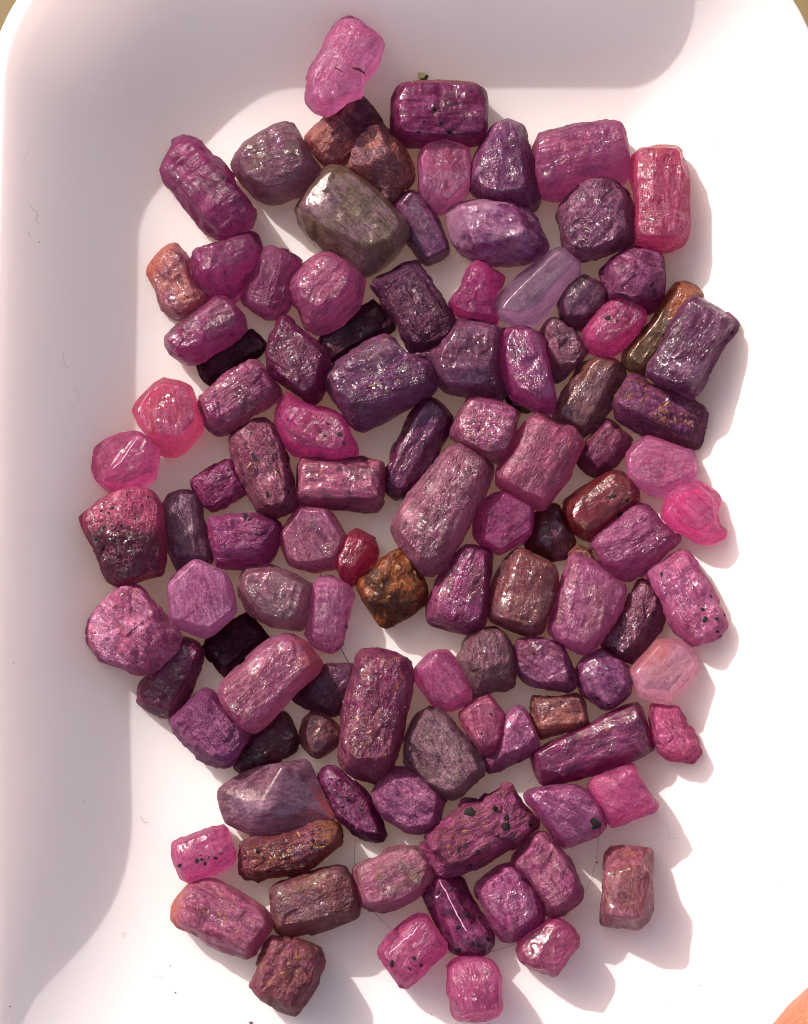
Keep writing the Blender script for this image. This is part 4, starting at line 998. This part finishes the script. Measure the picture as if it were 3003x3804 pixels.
chip("flake", "1182,1135 1196,1132 1208,1160 1216,1185 1208,1200 1195,1185 1185,1160", 'P', 8 * U, flat_mat("cream_flake", (.55, .45, .28), .6).m, 62 * U,
     label="cream flake stuck on the foot of the large speckled upright prism", category="flake")

rd = np.random.RandomState(8)
v, f = [], []
def speck(p, r):
    b = len(v)
    a0 = rd.uniform(0, 6)
    for z, k in ((0, 1.0), (.5, .7)):
        for j in range(5):
            a = a0 + 2 * math.pi * j / 5
            v.append((p[0] + r * k * math.cos(a) * rd.uniform(.6, 1.3), p[1] + r * k * math.sin(a) * rd.uniform(.6, 1.3), p[2] + r * z))
    for j in range(5):
        f.append((b + j, b + (j + 1) % 5, b + 5 + (j + 1) % 5, b + 5 + j))
    f.append(tuple(b + 5 + j for j in range(5)))
for _ in range(60):
    x, y = rd.uniform(20, 1690), rd.uniform(10, 2150)
    if 300 < x < 1480 and 260 < y < 2080 and rd.rand() < .6:
        continue
    p = full(x, y, 0)
    for _ in range(4):
        p = full(x, y, float(tray_z(p[0], p[1])) + 4e-6)
    speck(p, rd.uniform(.8, 2.0) * U * (1.5 if rd.rand() < .1 else 1))
link("dust_specks", new_mesh("dust_specks", v, f, flat_mat("dust", (.10, .08, .08), .9).m, False), kind="stuff", label="fine dark dust specks strewn over the white tray floor")

# ---------------------------------------------------------------- the hand that holds the tray
def limb(name, chain, edges, mat, parent=None, **props):
    me = bpy.data.meshes.new(name)
    me.from_pydata([c[:3] for c in chain], edges, [])
    ob = link(name, me, parent=parent, **props)
    sk = ob.modifiers.new("skin", 'SKIN')
    sk.use_smooth_shade = True
    for v_, c in zip(me.skin_vertices[0].data, chain):
        v_.radius = (c[3], c[3] * (c[4] if len(c) > 4 else 1))
    me.skin_vertices[0].data[0].use_root = True
    sd = ob.modifiers.new("subdivision", 'SUBSURF')
    sd.levels = sd.render_levels = 2
    me.materials.append(mat)
    return ob
sm = Nodes("skin")
so = sm.mapping(sm.n("ShaderNodeTexCoord").outputs["Object"], scale=(1000, 1000, 1000))
sm.set(sm.p.inputs["Base Color"], sm.mix(sm.noise(so, .35, 5), (.37, .062, .027), (.42, .085, .042)))
sm.p.inputs["Roughness"].default_value = .5
sm.p.inputs["Subsurface Weight"].default_value = .6
sm.p.inputs["Subsurface Radius"].default_value = (1, .35, .2)
sm.p.inputs["Subsurface Scale"].default_value = .003
sm.set(sm.p.inputs["Normal"], sm.n("ShaderNodeBump", Strength=.35, Distance=.0002, Height=sm.math('SINE', sm.math('MULTIPLY', sm.noise(so, .35, 1), 90.))).outputs[0])
tip = full(1780, 2230, .012)
tx, ty = tip[0], tip[1]
HAND = [(tx + .075, ty - .055, -.022, .021, .6),                # 0 palm centre, the root
        (tx + .125, ty - .085, -.026, .024, .8), (tx + .24, ty - .15, -.03, .032, .9),      # wrist, forearm
        (tx + .052, ty - .040, -.004, .0125), (tx + .026, ty - .020, .009, .0105), (tx + .006, ty - .005, .0125, .0112), (tx - .0002, ty + .0002, .0122, .0112), (tx - .0052, ty + .0054, .0118, .0084),  # thumb
        (tx + .060, ty - .005, -.024, .011, .8), (tx + .032, ty + .012, -.0225, .0095), (tx + .006, ty + .020, -.018, .0085), (tx - .012, ty + .024, -.014, .007),
        (tx + .052, ty - .030, -.026, .011, .8), (tx + .018, ty - .016, -.024, .0095), (tx - .012, ty - .004, -.019, .0087), (tx - .032, ty + .004, -.0145, .007),
        (tx + .055, ty - .055, -.026, .0105, .8), (tx + .022, ty - .044, -.024, .009), (tx - .006, ty - .034, -.019, .0082), (tx - .025, ty - .027, -.0145, .0068),
        (tx + .066, ty - .076, -.025, .0095, .8), (tx + .038, ty - .072, -.023, .008), (tx + .018, ty - .066, -.019, .007), (tx + .004, ty - .061, -.015, .006)]
HE = [(0, 1), (1, 2), (0, 3), (3, 4), (4, 5), (5, 6), (6, 7)]
for b_ in (8, 12, 16, 20):
    HE += [(0, b_), (b_, b_ + 1), (b_ + 1, b_ + 2), (b_ + 2, b_ + 3)]
limb("person", HAND, HE, sm.m, label="bare thumb tip of a hand holding the tray at the lower right corner", category="person")
